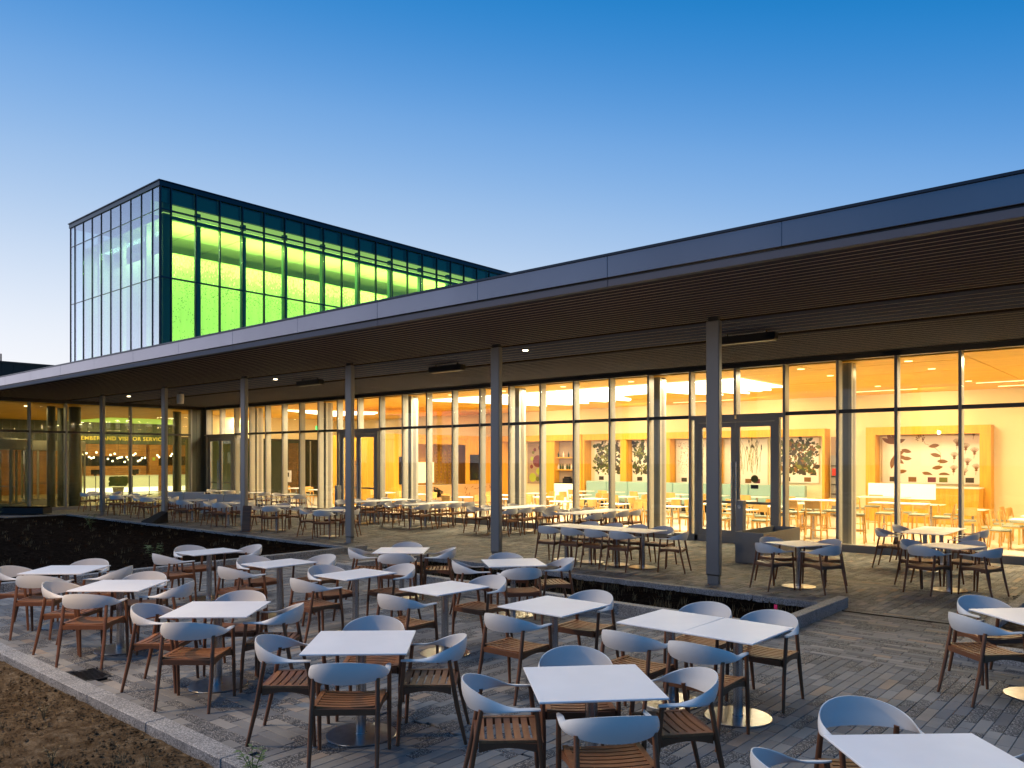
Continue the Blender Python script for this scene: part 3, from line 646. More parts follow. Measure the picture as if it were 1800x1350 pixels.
# botanical prints: paper panel plus flat printed leaves
def leafpts(cx, cz, L, W_, a, n=7):
    pts = []
    for k in range(n): t = k / (n - 1); pts.append((t * L, math.sin(t * PI) ** .8 * W_ / 2))
    for k in range(n - 2, 0, -1): t = k / (n - 1); pts.append((t * L, -math.sin(t * PI) ** .8 * W_ / 2))
    ca, sa = math.cos(a), math.sin(a)
    return [(cx + p[0] * ca - p[1] * sa, cz + p[0] * sa + p[1] * ca) for p in pts]
def panel(x0, x1, z0, z1, style, label, paper='paper', strip=True):
    y = YB - .06
    e = empty('botanical_panel', label, 'wall panel', ((x0 + x1) / 2, y, (z0 + z1) / 2), group='botanical wall panels'); w, h = (x1 - x0) / 2, (z1 - z0) / 2
    MB().box(-w, w, 0, .03, -h, h).build('sheet', paper, e)
    R = random.Random(int(x0 * 100)); bs = {}
    def put(m, pts, k=[0]):
        k[0] += 1; d = -.002 - .00002 * (k[0] % 40)
        bs.setdefault(m, MB()).poly([(p[0], d, p[1]) for p in pts][::-1])
    def stemline(pts, m, w_=.012):
        for p, q in zip(pts, pts[1:]):
            dx, dz = q[0] - p[0], q[1] - p[1]; L = math.hypot(dx, dz) or 1; nx, nz = -dz / L * w_ / 2, dx / L * w_ / 2
            put(m, [(p[0] + nx, p[1] + nz), (q[0] + nx, q[1] + nz), (q[0] - nx, q[1] - nz), (p[0] - nx, p[1] - nz)])
    if style in ('leaves', 'leaves2', 'leaves3'):
        for _ in range(430):
            L = R.choice((.07, .1, .12, .16, .24)); cx, cz = R.uniform(-w + .05, w - .1), R.uniform(-h + .05, h - .08)
            if style == 'leaves2' and abs(cx) < w * .3 and R.random() < .6: continue
            put(R.choice(['leafg', 'leafk', 'leafk', 'leafo', 'leafb'] if style == 'leaves' else ['leafk', 'leafk', 'leafg', 'leafo']), leafpts(cx, cz, L, L * R.uniform(.3, .8), R.uniform(0, 6.28)))
        for _ in range(7):
            cx, cz = R.uniform(-w + .25, w - .25), R.uniform(-h + .25, h - .25)
            for k in range(5): put('leafo' if R.random() < .4 else 'leafk', leafpts(cx, cz, .2, .08, k * 1.256 + cx))
    elif style == 'grass':
        for _ in range(26):
            x = R.uniform(-w + .2, w - .2); z = R.uniform(-h * .9, -h * .3); pts = [(x, z)]; c = R.uniform(-.25, .25)
            for k in range(1, 7): pts.append((x + c * (k / 6) ** 2, z + k * h * .2))
            stemline(pts, 'leafo' if R.random() < .5 else 'leafk', .014)
            if R.random() < .5: put('leafk', leafpts(pts[-1][0], pts[-1][1], .18, .05, 1.6))
    elif style == 'dots':
        for _ in range(240):
            cx, cz = R.uniform(-w + .1, w - .1), R.uniform(-h + .1, h - .1); put('leafb', leafpts(cx, cz, .04, .025, R.uniform(0, 6)))
    elif style == 'circles':
        for (cx, cz, r, m) in [(-.15, 1.0, .09, 'plum'), (.35, 1.15, .13, 'plum'), (.6, .95, .16, 'leafo'), (.1, .15, .3, 'plum'), (-.42, .35, .1, 'lime'), (-.45, -.25, .1, 'plum'), (.2, -.6, .16, 'lime'), (-.35, -1.05, .22, 'lime'), (.1, -1.15, .12, 'leafo'), (-.3, .8, .08, 'leafo')]:
            put(m, [(cx * w * 1.2 + r * math.cos(t * PI / 9), cz * h / 1.5 + r * math.sin(t * PI / 9)) for t in range(18)])
    elif style == 'flowers':
        sx = w / 1.5
        for (cx, cz, a0, big) in [(-1.15, .4, 1.5, .44), (-1.15, -.05, -.6, .44)]:
            for k in range(5): put('leafb', leafpts(cx * sx, cz, big, .15, a0 + (k - 2) * .55))
        for k, (cx, cz) in enumerate([(-.9, .2), (-.9, -.1), (-1.05, -.6), (0.0, .05), (.2, -.2), (.05, -.45), (-.25, -.6), (.25, -.65), (-.05, .3)]):
            put('leafb', leafpts(cx * sx, cz, .36, .14, -.25 + .2 * (k % 3)))
        st = [(-.2, 1.0), (-.28, .7), (-.15, .4), (.1, .3), (.3, .1), (.32, -.25), (.18, -.5)]; stemline([(a * sx, b) for a, b in st], 'leafb')
        for k in range(26): put('leafb', leafpts((-.3 + R.uniform(-.12, .12)) * sx, .75 + R.uniform(-.25, .2), .05, .04, R.uniform(0, 6)))
        for k in range(6): put('leafk', leafpts(.35 * sx, .85, .2, .07, k * .6))
        for (cx, cz) in [(.9, .75), (1.28, .7), (.8, .35), (1.05, .2), (1.3, .05), (.72, -.1), (1.1, -.3), (1.35, -.5), (.7, -.55), (1.0, -.65)]:
            for k in range(7): stemline([(cx * sx, cz), (cx * sx + .17 * math.cos(1.57 + (k - 3) * .26), cz + .22 * math.sin(1.57 + (k - 3) * .26))], 'leafb', .016)
            stemline([(cx * sx, cz), (cx * sx - .02, cz - .16)], 'leafb', .012); put('leafb', leafpts(cx * sx - .05, cz - .01, .1, .07, .1))
    for m, b in bs.items(): o = b.build('printed_leaves', m, e); o['kind'] = 'stuff'
    if strip:
        MB().box(-w, w, -.004, .03, -h - .3, -h - .003).build('caption_strip', 'paper', e)
        k = 0; x = -w + .25
        while x < w - .35:
            MB().box(x, x + .26, -.008, -.004, -h - .25, -h - .08).build('photo', ['leafk', 'leafb', 'plum', 'leafo'][k % 4], e); k += 1; x += R.choice((.36, .62, .8))
    return e
panel(-8.68, -5.55, 1.62, 2.98, 'flowers', 'wide panel printed with red leaves and seed heads inside the right portal')
panel(-12.55, -10.95, 1.55, 2.98, 'leaves', 'panel densely printed with dark and olive leaves, right of the door')
panel(-14.75, -12.95, 1.45, 2.98, 'grass', 'pale panel printed with grass stalks seen through the cafe door')
panel(-17.0, -15.6, 1.45, 2.98, 'dots', 'pinkish panel with fine speckled print above the teal bench')
panel(-19.2, -17.4, 1.45, 2.98, 'leaves2', 'panel printed with dark leaves round grasses above the teal bench')
panel(-21.25, -19.6, 1.45, 2.98, 'leaves3', 'brownish panel printed with sparse dark leaves above the left end of the teal bench', 'paper')
panel(-25.3, -24.15, .95, 2.95, 'circles', 'brown panel printed with plum and lime circles', 'paperd', False)
# teal banquette
bq = empty('banquette', 'long teal upholstered bench along the rear wall under the leaf panels', 'bench', (-16.3, 29.6, 0))
for k in range(9):
    x = -5.0 + k * 1.12
    MB().box(x + .008, x + 1.112, .1, .32, .42, 1.17).build('back_cushion', 'teal', bq, bevel=.03); MB().box(x + .008, x + 1.112, -.45, .095, .3, .47).build('seat_cushion', 'teal', bq, bevel=.03)
MB().box(-5.0, 5.08, -.38, .3, .015, .295).build('plinth', 'black', bq)
# right counter
ct = empty('service_counter', 'oak counter with glowing white panel under the flower print', 'counter', (-7.0, 29.1, 0))
MB().box(-1.75, 1.6, 0, .7, .015, 1.2).build('body', 'oak', ct); MB().box(-1.78, .35, -.03, -.004, .82, 1.34).build('lit_panel', 'counter', ct); MB().box(-1.78, 1.62, -.02, .72, 1.203, 1.24).build('worktop', 'top', ct)
for k in range(20): box('batten', (-1.72 + k * .168, -1.60 + k * .168, -.012, -.003, .03, .8), 'oak', ct)
# kitchen opening, shelves
QB('dark_opening', (-10.5, -9.75, YB - .04, YB - .01, .9, 3.0), 'paperd')
kv = empty('vending_shelf', 'narrow dark equipment rack with red label seen beside the black leaf panel', 'equipment rack', (-10.15, 30.2, 0))
MB().box(-.3, .3, 0, .12, .1, 2.3).build('case', 'frame', kv)
for k, z in enumerate((.5, .85, 1.2, 1.5, 1.9)): box('shelf', (-.28, .28, -.03, -.002, z, z + .03), 'black', kv)
box('label', (-.25, -.02, -.012, -.002, 1.55, 1.82), 'redb', kv); box('display', (-.05, .2, -.012, -.002, 2.0, 2.12), 'base_glow', kv)
sh = empty('bottle_shelf', 'recessed shelves with bottles between wide oak posts', 'shelf', (-22.7, 30.1, 0))
MB().box(-.6, .6, .2, .26, 0, 3.0).build('back_panel', 'paperd', sh)
for z in (1.62, 2.2): box('shelf_board', (-.58, .58, -.05, .198, z, z + .05), 'oak', sh)
MB().box(-.6, .6, -.2, .198, 0, 1.0).build('cabinet', 'counter', sh)
box('worktop', (-.6, .6, -.2, .198, 1.003, 1.03), 'black', sh)
k = 0
for z in (1.67, 2.25):
    for x in np.arange(-.5, .5, .13 if z < 2 else .3):
        o = MB().lathe([(.035, 0), (.038, .12), (.03, .16), (.012, .2), (.012, .26)], 10).build('bottle', 'bottle' if k % 3 else 'white'); o.location = (-22.7 + x, 30.13, z + .001)
        tag(o, ['green', 'white', 'dark'][k % 3] + ' small bottle on the %s recessed shelf, number %s' % ('lower' if z < 2 else 'upper', ['one', 'two', 'three', 'four', 'five', 'six', 'seven', 'eight', 'nine'][k if z < 2 else (k - 8) % 9]), 'bottle', 'bottles on the recessed shelves'); k += 1
mc = MB(); mc.box(-.2, .2, -.15, .12, 0, .22).box(-.14, .14, -.12, .1, .221, .3); o = mc.build('coffee_machine', 'black', bevel=.02); o.location = (-22.6, 30.05, 1.032); tag(o, 'dark coffee machine on the counter below the bottle shelves', 'coffee machine')
# oak screen block with alcove
blk = empty('oak_partition', 'tall oak-clad partition block with alcove and mural', 'partition', (-27.3, 26.8, 0))
def BK(name, b, m): o = box(name, tuple(v - d for v, d in zip(b, (-27.3, -27.3, 26.8, 26.8, 0, 0))), m, blk); return o
for x in np.arange(-31.5, -27.0, .3): BK('board', (x + .004, min(x + .296, -27.0), 23.13, 23.17, .015, 3.3), 'oak')
BK('core', (-31.5, -27.02, 23.171, 30.3, 3.1, 3.29), 'oak'); BK('core', (-31.5, -27.05, 23.171, 24.45, .015, 3.1), 'oak')
for y in np.arange(23.171, 24.45, .32): BK('board', (-27.049, -27.0, y + .003, min(y + .317, 24.45), .015, 3.095), 'oak')
for y in np.arange(27.7, 30.3, .32): BK('board', (-27.049, -27.0, y + .003, min(y + .317, 30.3), .95, 3.095), 'oak')
BK('alcove_back', (-28.6, -28.55, 24.45, 30.3, .015, 3.1), 'oak'); BK('mural_panel', (-27.06, -27.0, 24.46, 30.3, .015, .94), 'tan')
BK('lintel', (-27.049, -27.0, 24.46, 27.69, 2.85, 3.095), 'oak')
BK('servery_top', (-27.5, -27.07, 24.46, 27.69, .9, .945), 'top'); BK('lit_panel', (-28.54, -28.5, 25.8, 27.0, 1.0, 2.0), 'counter'); BK('equipment', (-28.54, -28.48, 24.5, 25.3, 1.0, 1.9), 'leafk')
R = random.Random(3); b = MB()
for k in range(46):                                        # pierced leaf screen pattern
    row, colm = divmod(k, 4); y = 25.75 + colm * .27 + R.uniform(-.02, .02); z = 1.1 + row * .15; r = .05 if (row % 3) else .075
    b.poly([(-26.985, y + r * math.cos(t * PI / 4), z + r * math.sin(t * PI / 4)) for t in range(8)])
for y0_ in (25.72, 26.92): pass
o = b.build('leaf_motif', 'leafb', blk); o.matrix_parent_inverse = Matrix.Translation((27.3, -26.8, 0)); o['kind'] = 'stuff'
hs = box('hanging_screen', (-27.02, -26.99, 25.6, 26.75, .96, 2.86), 'g_door', blk); hs.matrix_parent_inverse = Matrix.Translation((27.3, -26.8, 0))
b = MB()
for k in range(60):                                         # printed bird on the mural
    t = R.random(); u = R.random(); y = 25.35 + t * .85; z = .35 + (1 - abs(t - .35)) * .45 * u + .05
    b.poly([(-26.996, y + p[0] * .11, z + p[1] * .05) for p in ((-1, 0), (0, -1), (1, 0), (0, 1))])
o = b.build('mural_bird', 'leafk', blk); o.matrix_parent_inverse = Matrix.Translation((27.3, -26.8, 0)); o['kind'] = 'stuff'
b = MB()
for k in range(26):
    y, z, a = R.uniform(26.8, 30.1), R.uniform(.2, .85), R.uniform(0, 3.1); b.poly([(-26.996, y + p[0] * math.cos(a) - p[1] * math.sin(a), z + p[0] * math.sin(a) + p[1] * math.cos(a)) for p in ((-.12, 0), (0, -.02), (.12, 0), (0, .02))])
o = b.build('mural_twigs', 'leafb', blk); o.matrix_parent_inverse = Matrix.Translation((27.3, -26.8, 0)); o['kind'] = 'stuff'
for k, y in enumerate((23.75, 28.3)):
    t_ = empty('wall_screen', ['black wall screen on the left face of the oak partition', 'black wall screen on the oak boards right of the mural bird'][k], 'screen', (-26.99, y, 1.75 if k else 1.65), group='black wall screens')
    MB().box(0, .06, -.32, .32, -.62, .62).build('bezel', 'black', t_); MB().box(.061, .064, -.3, .3, -.6, .6).build('display', 'screen', t_)
# partition between cafe and lobby, seen through the far bays
QB('upper_partition', (-40.1, -39.9, YG + .2, YB, 3.3, 4.5), 'wall')
QB('partition_rail', (-40.12, -39.88, YG + .2, YB, 3.22, 3.298), 'framed')
for y in np.arange(YG + .4, YB, 1.6):
    QB('partition_mullion', (-40.05, -39.95, y, y + .06, .015, 3.22), 'frame'); QB('partition_glass', (-40.006, -39.994, y + .061, y + 1.599, .02, 3.21), 'g_door')
box('exit_sign', (-33.5, -33.45, 23.6, 24.0, 3.62, 3.82), 'exitg'); tag(bpy.data.objects['exit_sign'], 'small green glowing exit sign hanging high in the far cafe bays', 'exit sign')
# cafe lighting (the room's own ceiling lamps, and an added row at the window)
WARM = (1, .78, .42)
for x in (-2, -6.2, -10.4, -14.6, -18.8, -23.0, -30.5, -36.5):
    for y in (22.0, 27.6):
        area('cafe_lamp', (x, y, 4.46), .5, 1.3, 135, WARM)
for x in (-1.2, -3.8, -8.9, -11.4, -14.0, -16.5, -19.2, -21.7, -24.3, -29, -34): area('added_spill_lamp', (x, 20.9, 4.46), .3, 1.2, 260, (1, .84, .58))  # lamp row added near the glass to spill light onto the terrace
for x in (0, -7.1, -12.8, -18.3, -23.5): area('wall_washer', (x, 28.6, 4.4), 1.6, .15, 42, WARM, rot=(math.radians(48), 0, 0))

# ================================================================== LOBBY (left)
XL, XS = -36.6, -53.0
lob = empty('lobby_building', 'glass-fronted lobby at the left, with wood lined interior', 'building', (-45, 18, 0))
LO = Matrix.Translation((45, -18, 0))
def LB(name, b, m, bevel=0, par=None):
    o = box(name, b, m, bevel=bevel); o.parent = par or lob; o.matrix_parent_inverse = LO if par is None else Matrix(); return o
def LQ(o, par=None): o.parent = par or lob; o.matrix_parent_inverse = LO if par is None else Matrix(); return o
LB('floor', (XS - 1, XL - .1, 7, 31, -.3, .012), 'floorl')
LB('ceiling', (XS - 2, XL - .2, 7, 31, 4.5, 4.6), 'wood'); 
LB('sill', (XL - .14, XL + .05, 7, 18.72, -.3, .13), 'frame', .005); LB('head', (XL - .14, XL + .045, 7, YG, ZH, ZS + .12), 'framed')
lm = [7.1, 8.9, 11.75, 13.15, 15.87, 18.70]
for y in lm: LQ(MB().box(XL - .2, XL - .021, y - .028, y + .028, .131, ZH - .002, 1).box(XL - .02, XL + .06, y - .032, y + .032, .131, ZH - .002, 0).build('mullion', ['frame', 'fin']))
for a, b in zip(lm, lm[1:]):
    LB('transom', (XL - .1, XL + .045, a + .033, b - .033, ZT - .045, ZT + .045), 'framed')
    LB('glass_pane', (XL - .006, XL + .006, a + .033, b - .033, .132, ZT - .046), 'g_lobby'); LB('glass_pane', (XL - .006, XL + .006, a + .033, b - .033, ZT + .046, ZH - .003), 'g_lobby')
# clad corner pier between lobby and cafe: standing-seam panels
for k, y in enumerate(np.arange(18.74, 19.35, .21)): LB('corner_panel', (XL - .15, XL + .03, float(y), float(y) + .204, 0, ZS + .05), 'greenpanel', .004)
for (z0, z1) in ((0, 3.3), (3.32, ZS + .05)): LB('corner_panel', (XL + .032, mulx[-1] - .035, YG - .02, YG + .3, z0, z1), 'greenpanel', .004)
# rear sign wall
for k, y in enumerate(np.arange(13.5, 27.5, .42)):
    LB('wall_panel', (XS - .04, XS, float(y) + .006, float(y) + .414, 3.12, 4.5), 'greenpanel')
for z in np.arange(.0, 3.1, .155):
    for (a, b) in ((13.5, 19.5), (19.5, 22.0), (22.0, 24.0), (24.7, 27.4)):
        if 1.70 < z + .07 < 2.29 and a >= 19.5: continue
        LB('wood_board', (XS - .05 + random.uniform(-.006, .006), XS, a + .004, b - .004, float(z) + .003, float(z) + .152), 'cedar')
LB('recess', (XS - .3, XS - .2, 19.5, 27.4, 1.6, 2.35), 'black'); LB('left_return', (XS - .2, XL - 4, 7, 7.2, 0, 4.5), 'greenpanel')
for z in np.arange(.0, 3.1, .155): LB('pier_board', (XS + .001, XS + .32 + random.uniform(-.006, .006), 24.05, 24.66, float(z) + .003, float(z) + .152), 'cedar')
LB('pier_sign', (XS + .33, XS + .34, 24.25, 24.42, 2.05, 2.25), 'lime')
LB('side_wall', (-60, XL - 4, 27.5, 27.7, 0, 4.5), 'greenpanel')
LB('rear_wall', (-53.3, -53.0, 27.45, 31, 0, 4.5), 'greenpanel'); LB('rear_wall', (-62, -40, 30.4, 30.6, 0, 4.5), 'greenpanel'); [LB('pier_board', (-41.7, -40.75, 27.44 - random.uniform(0, .006), 27.5, float(z) + .003, float(z) + .152), 'cedar') for z in np.arange(.0, 3.1, .155)]; LB('end_pier', (-47.5, -47.0, 23.9, 24.35, 0, 4.5), 'greenpanel')
LB('green_glow_panel', (-52.6, -46.5, 19.0, 27.3, 4.46, 4.497), 'greenwell')  # self-glowing panel in place of an opening into the green-lit tower
# lettering (the sign on the wall)
fc = bpy.data.curves.new('lettering', 'FONT'); fc.body = 'MEMBER AND VISITOR SERVICES'; fc.size = .345; fc.extrude = .012; fc.offset = .001; fc.space_character = 1.12; fc.align_x = 'LEFT'
fo = bpy.data.objects.new('wall_lettering', fc); C.objects.link(fo); bpy.context.view_layer.update()
wd = fo.dimensions.x; want = (24.93 - 19.88) * 27 / 23.6
fo.scale = (want / wd, 1, 1); fo.location = (XS + .03, 19.88 - want * .052, 3.355); fo.rotation_euler = (PI / 2, 0, PI / 2); fc.materials.append(M['gold']); bpy.context.view_layer.update()
fm = bpy.data.meshes.new_from_object(fo.evaluated_get(bpy.context.evaluated_depsgraph_get())); fo2 = bpy.data.objects.new('sign_lettering', fm); C.objects.link(fo2); fo2.matrix_world = fo.matrix_world.copy(); bpy.data.objects.remove(fo); fo = fo2
tag(fo, 'gilt lettering reading MEMBER AND VISITOR SERVICES on the lobby wall', 'sign')
# glowing desk
dk = empty('reception_desk', 'long pale glowing reception desk with bright base in the lobby', 'desk', (-51.6, 22.8, 0))
for a, b in ((-3.6, 1.25), (1.9, 4.3)):
    MB().box(-.2, .2, a, b, .36, 1.07).build('front_panel', 'counterg', dk, bevel=.01); MB().box(-.15, .16, a, b, .05, .358).build('lit_base', 'base_glow', dk); MB().box(-.5, .24, a, b, 1.073, 1.11).build('desk_top', 'top', dk)
for k, y in enumerate((20.2, 22.6)):
    mo = empty('desk_monitor', ['dark monitor on the left end of the glowing lobby desk', 'dark monitor in the middle of the glowing lobby desk'][k], 'monitor', (-51.6, y, 1.11)); MB().box(.0, .03, -.25, .25, .08, .38).build('screen', 'black', mo); MB().box(-.05, .08, -.06, .06, .0, .078).build('stand', 'black', mo)
for k, (x, y) in enumerate([(-48.5, 17.6), (-48.2, 18.9), (-48.0, 20.9), (-48.0, 21.9), (-47.9, 22.9)]):
    MBo = MB().tube([(0, 0, .02), (0, 0, 1.15)], .022, 8).lathe([(.16, .012), (.16, .03), (.03, .05)], 16).build('queue_post', 'black', smooth=True); MBo.location = (x, y, 0); tag(MBo, 'thin dark queue post before the glowing lobby desk, ' + ['leftmost', 'second from the left', 'middle one', 'second from the right', 'rightmost'][k], 'post', 'queue posts before the lobby desk')
# globe chandeliers
GP = [[(840, 697), (860, 712), (887, 718), (912, 700), (940, 740), (963, 752), (988, 745), (1017, 692)], [(1138, 760), (1165, 718), (1187, 783), (1210, 706), (1240, 752), (1262, 745), (1285, 742), (1315, 792), (1337, 742), (1357, 768)],
      [(1408, 720), (1428, 705), (1455, 783), (1478, 773), (1498, 752), (1528, 748)], [(1660, 722), (1678, 742), (1800, 728), (1815, 708), (1830, 755), (1860, 778), (1875, 725), (1897, 715)]]
XG = -50.4
def onX(px, X):
    t = (px - 900) / 1397.1; c, s = math.cos(TH), math.sin(TH); return X / ((t * c - s) / (c + t * s))
for k, g in enumerate(GP):
    pts = []
    for (a, b) in g:
        px, py = a / 6, 680 + b / 6; y = onX(px, XG); d = -math.sin(TH) * XG + math.cos(TH) * y; pts.append((y, H_CAM + (805.4 - py) * d / 1397.1))
    y0_ = sum(p[0] for p in pts) / len(pts); e = empty('globe_chandelier', 'branching chandelier of lit globes, ' + ['left end of the lobby desk', 'between the two leftmost canopy columns', 'beside the wood pier with the lime sign', 'right end of the lobby desk'][k], 'chandelier', (XG, y0_, 2.3), group='globe chandeliers over the desk')
    pts.sort()
    for (y, z) in pts: MB().lathe([(.012, -.055), (.04, -.04), (.056, 0), (.04, .04), (.012, .055)], 10).build('globe', 'globe', e, smooth=True).location = (0, y - y0_, z - 2.3)
    MB().tube([(0, y - y0_, z - 2.3 + .02) for y, z in pts], .008, 5).build('branch', 'black', e)
    MB().tube([(0, 0, .0), (0, 0, 2.2)], .008, 5).build('rod', 'black', e)
# round lobby columns, revolving-door drum
for k, (x, y, r) in enumerate([(-38.6, 13.25, .17), (-39.5, 14.0, .17), (-38.3, 14.12, .25), (-38.4, 18.9, .2)]):
    o = MB().lathe([(r, .012), (r, 4.5)], 24).build('lobby_column', 'greenpanel', smooth=True); o.location = (x, y, 0)
    tag(o, 'dark round column in the lobby, ' + ['left of the revolving door glass', 'between the two other dark columns', 'beside the strip of cedar wall', 'next to the clad corner pier'][k], 'column')
def drum(name, cx, cy_, r, label):
    e = empty(name, label, 'revolving door', (cx, cy_, 0.012), group='revolving doors')
    MB().lathe([(r, 2.55), (r + .04, 2.6), (r + .04, 2.98), (r, 3.0)], 48).build('header', 'fin', e, smooth=True); MB().lathe([(r + .02, 0), (r + .02, .28), (r - .03, .3)], 48).build('plinth', 'floorl', e, smooth=True)
    for k in range(12):
        a = k * PI / 6 + .2; MB().beam((r * math.cos(a), r * math.sin(a), .3), (r * math.cos(a), r * math.sin(a), 2.55), .07).build('post', 'fin', e)
        b = a + PI / 6
        MB().quad((r * math.cos(a), r * math.sin(a), .32), (r * math.cos(b), r * math.sin(b), .32), (r * math.cos(b), r * math.sin(b), 2.55), (r * math.cos(a), r * math.sin(a), 2.55)).build('curved_glass', 'g_lobby', e)
    for k in range(3):
        a = k * 2.09 + .5; x, y = math.cos(a), math.sin(a)
        MB().beam((0, 0, 1.0), (x * (r - .15), y * (r - .15), 1.0), .03).build('push_bar', 'steel', e); MB().beam((x * (r - .2), y * (r - .2), .02), (x * (r - .2), y * (r - .2), 2.5), .07).build('wing_stile', 'fin', e)
    MB().beam((0, 0, .02), (0, 0, 2.9), .09).build('shaft', 'frame', e)
drum('revolving_door', -38.9, 11.0, 1.5, 'pale framed revolving door drum at the left edge of the photo'); drum('revolving_door', -41.6, 14.4, 1.3, 'revolving door drum with two push bars, behind the second lobby mullion')
pl = empty('lobby_plant', 'dark green bushy plant in a pot by the lobby desk', 'plant', (-49.0, 20.5, 0.012)); MB().lathe([(.25, 0), (.32, .45)], 16).build('pot', 'fin', pl)
b = MB()
for _ in range(420):
    a, u, r = random.uniform(0, 6.28), random.random(), random.uniform(.15, .5); x, y, z = r * math.cos(a), r * math.sin(a), .5 + .45 * u
    b.poly([(x, y - .05, z), (x + .05, y + .08, z + .02), (x + .04, y + .12, z + .17), (x + .01, y - .02, z + .14)])
b.build('foliage', 'sprout', pl)
for x in (-39.5, -44, -49):
    for y in (12.5, 17.5, 23): area('lobby_lamp', (x, y, 4.44), .3, .3, 85, (1, .78, .40))
for y in (21.0, 24.5): area('lobby_wall_washer', (-50.6, y, 4.35), 1.8, .1, 120, (1, .76, .36), rot=(0, math.radians(40), 0))
area('lobby_green_lamp', (-49.5, 23, 4.4), 4, 5, 25, (.55, 1, .15))
for k, y in enumerate((11.0, 12.4, 13.6)):
    o = MB().lathe([(.07, 4.485), (.07, 4.498)], 12).build('lobby_downlight', 'lamp'); o.location = (-38.6 - .5 * k, y, 0); tag(o, 'small bright lobby downlight over the revolving doors, ' + ['left one', 'middle one', 'right one'][k], 'ceiling light', 'small downlights over the revolving doors')

# ================================================================== GREEN GLASS TOWER
TX, TY, TX1, TY1, TZ = -47.0, 22.09, -60.67, 61.0, 18.78
tw = empty('glass_tower', 'tall glass box glowing lime green above the canopy roof', 'building', (-54, 40, 5)); TO = Matrix.Translation((54, -40, -5))
def TQ(o): o.parent = tw; o.matrix_parent_inverse = TO; return o
def TB(name, b, m, bevel=0): return TQ(box(name, b, m, bevel=bevel))
TB('parapet', (TX1 - .08, TX + .08, TY - .08, TY1, 18.5, TZ), 'towerframe'); TB('coping', (TX1 - .12, TX + .14, TY - .14, TY1, TZ + .002, TZ + .06), 'coping')
TB('far_parapet', (TX1, TX + .3, TY1, TY1 + 3, 17.6, 18.55), 'towerframe')
ry = [TY + .03] + [22.764 + 1.576 * k for k in range(25)]
zr = [5.12, 9.0, 13.07, 17.13, 18.48]; CZ = 16.95
for y in ry: TQ(MB().box(TX - .12, TX + .07, y - .035, y + .035, 5.12, 18.5).build('mullion', 'towerframe'))
lx = [TX - .03] + [-47.970 - 1.4869 * k for k in range(9)] + [TX1 + .03]
for x in lx: TQ(MB().box(x - .022, x + .022, TY - .05, TY + .1, 5.12, 18.5).build('mullion', 'towerframe'))
for z in zr[1:4]:
    TB('transom', (TX - .1, TX + .05, TY + .07, TY1, z - .045, z + .045), 'towerframe'); TB('transom', (TX1 + .1, TX - .07, TY - .03, TY + .05, z - .018, z + .018), 'towerframe')
for a, b in zip(ry, ry[1:]):
    for z0, z1 in zip(zr, zr[1:]):
        TB('glass_pane', (TX - .006, TX + .006, a + .036, b - .036, z0 + .047, z1 - .047), 'g_tower')
    TB('shadow_box', (TX - .3, TX - .2, a + .04, b - .04, 17.62, 18.5), 'spandrel'); TB('added_glow_panel', (TX - 1.3, TX - 1.25, a, b, 17.08, 17.9), 'scriml')  # glowing panel added to imitate a lit surface behind the top row
for b, a in zip(lx, lx[1:]):
    for z0, z1 in zip(zr, zr[1:]): TB('glass_pane', (a + .036, b - .036, TY - .006, TY + .006, z0 + .032, z1 - .032), 'g_tower2')
# inside: ceiling with joints, columns, perforated green scrims
for k in range(13):
    y0_ = TY + .6 + 3.0 * k; TB('ceiling_panel', (-60.2, TX - .8, y0_ + .03, y0_ + 2.97, CZ, CZ + .06), 'towerceil')
TB('upper_rail', (TX - .55, TX - .3, TY + .5, TY1, 16.72, 16.94), 'towercol')
for k in range(12):
    y = 24.9 + 3.15 * k; TB('inner_column', (TX - 1.05, TX - .75, y - .14, y + .14, 5.1, 17.6), 'towercol')
TB('corner_column', (TX - .85, TX - .35, TY + .35, TY + .85, 5.1, 18.4), 'towercol')
for x in (-50.6, -54.2, -57.8): TB('inner_column', (x - .14, x + .14, TY + .75, TY + 1.05, 5.1, 17.6), 'towerwall')
R = random.Random(5)
sc_h = 15.8
TB('scrim', (-51.52, -51.5, TY + 2.4, TY1 - 1, 5.1, sc_h), 'scrim'); TB('scrim', (-60.0, -51.53, TY + 2.4, TY + 2.42, 5.1, sc_h), 'towerwall')
TB('rear_scrim', (-59.9, -59.8, TY + .5, TY1, 5.1, CZ - .01), 'towerwall'); TB('deck', (TX1 + .2, TX - .2, TY + .2, TY1, 5.121, 5.2), 'towerwall')
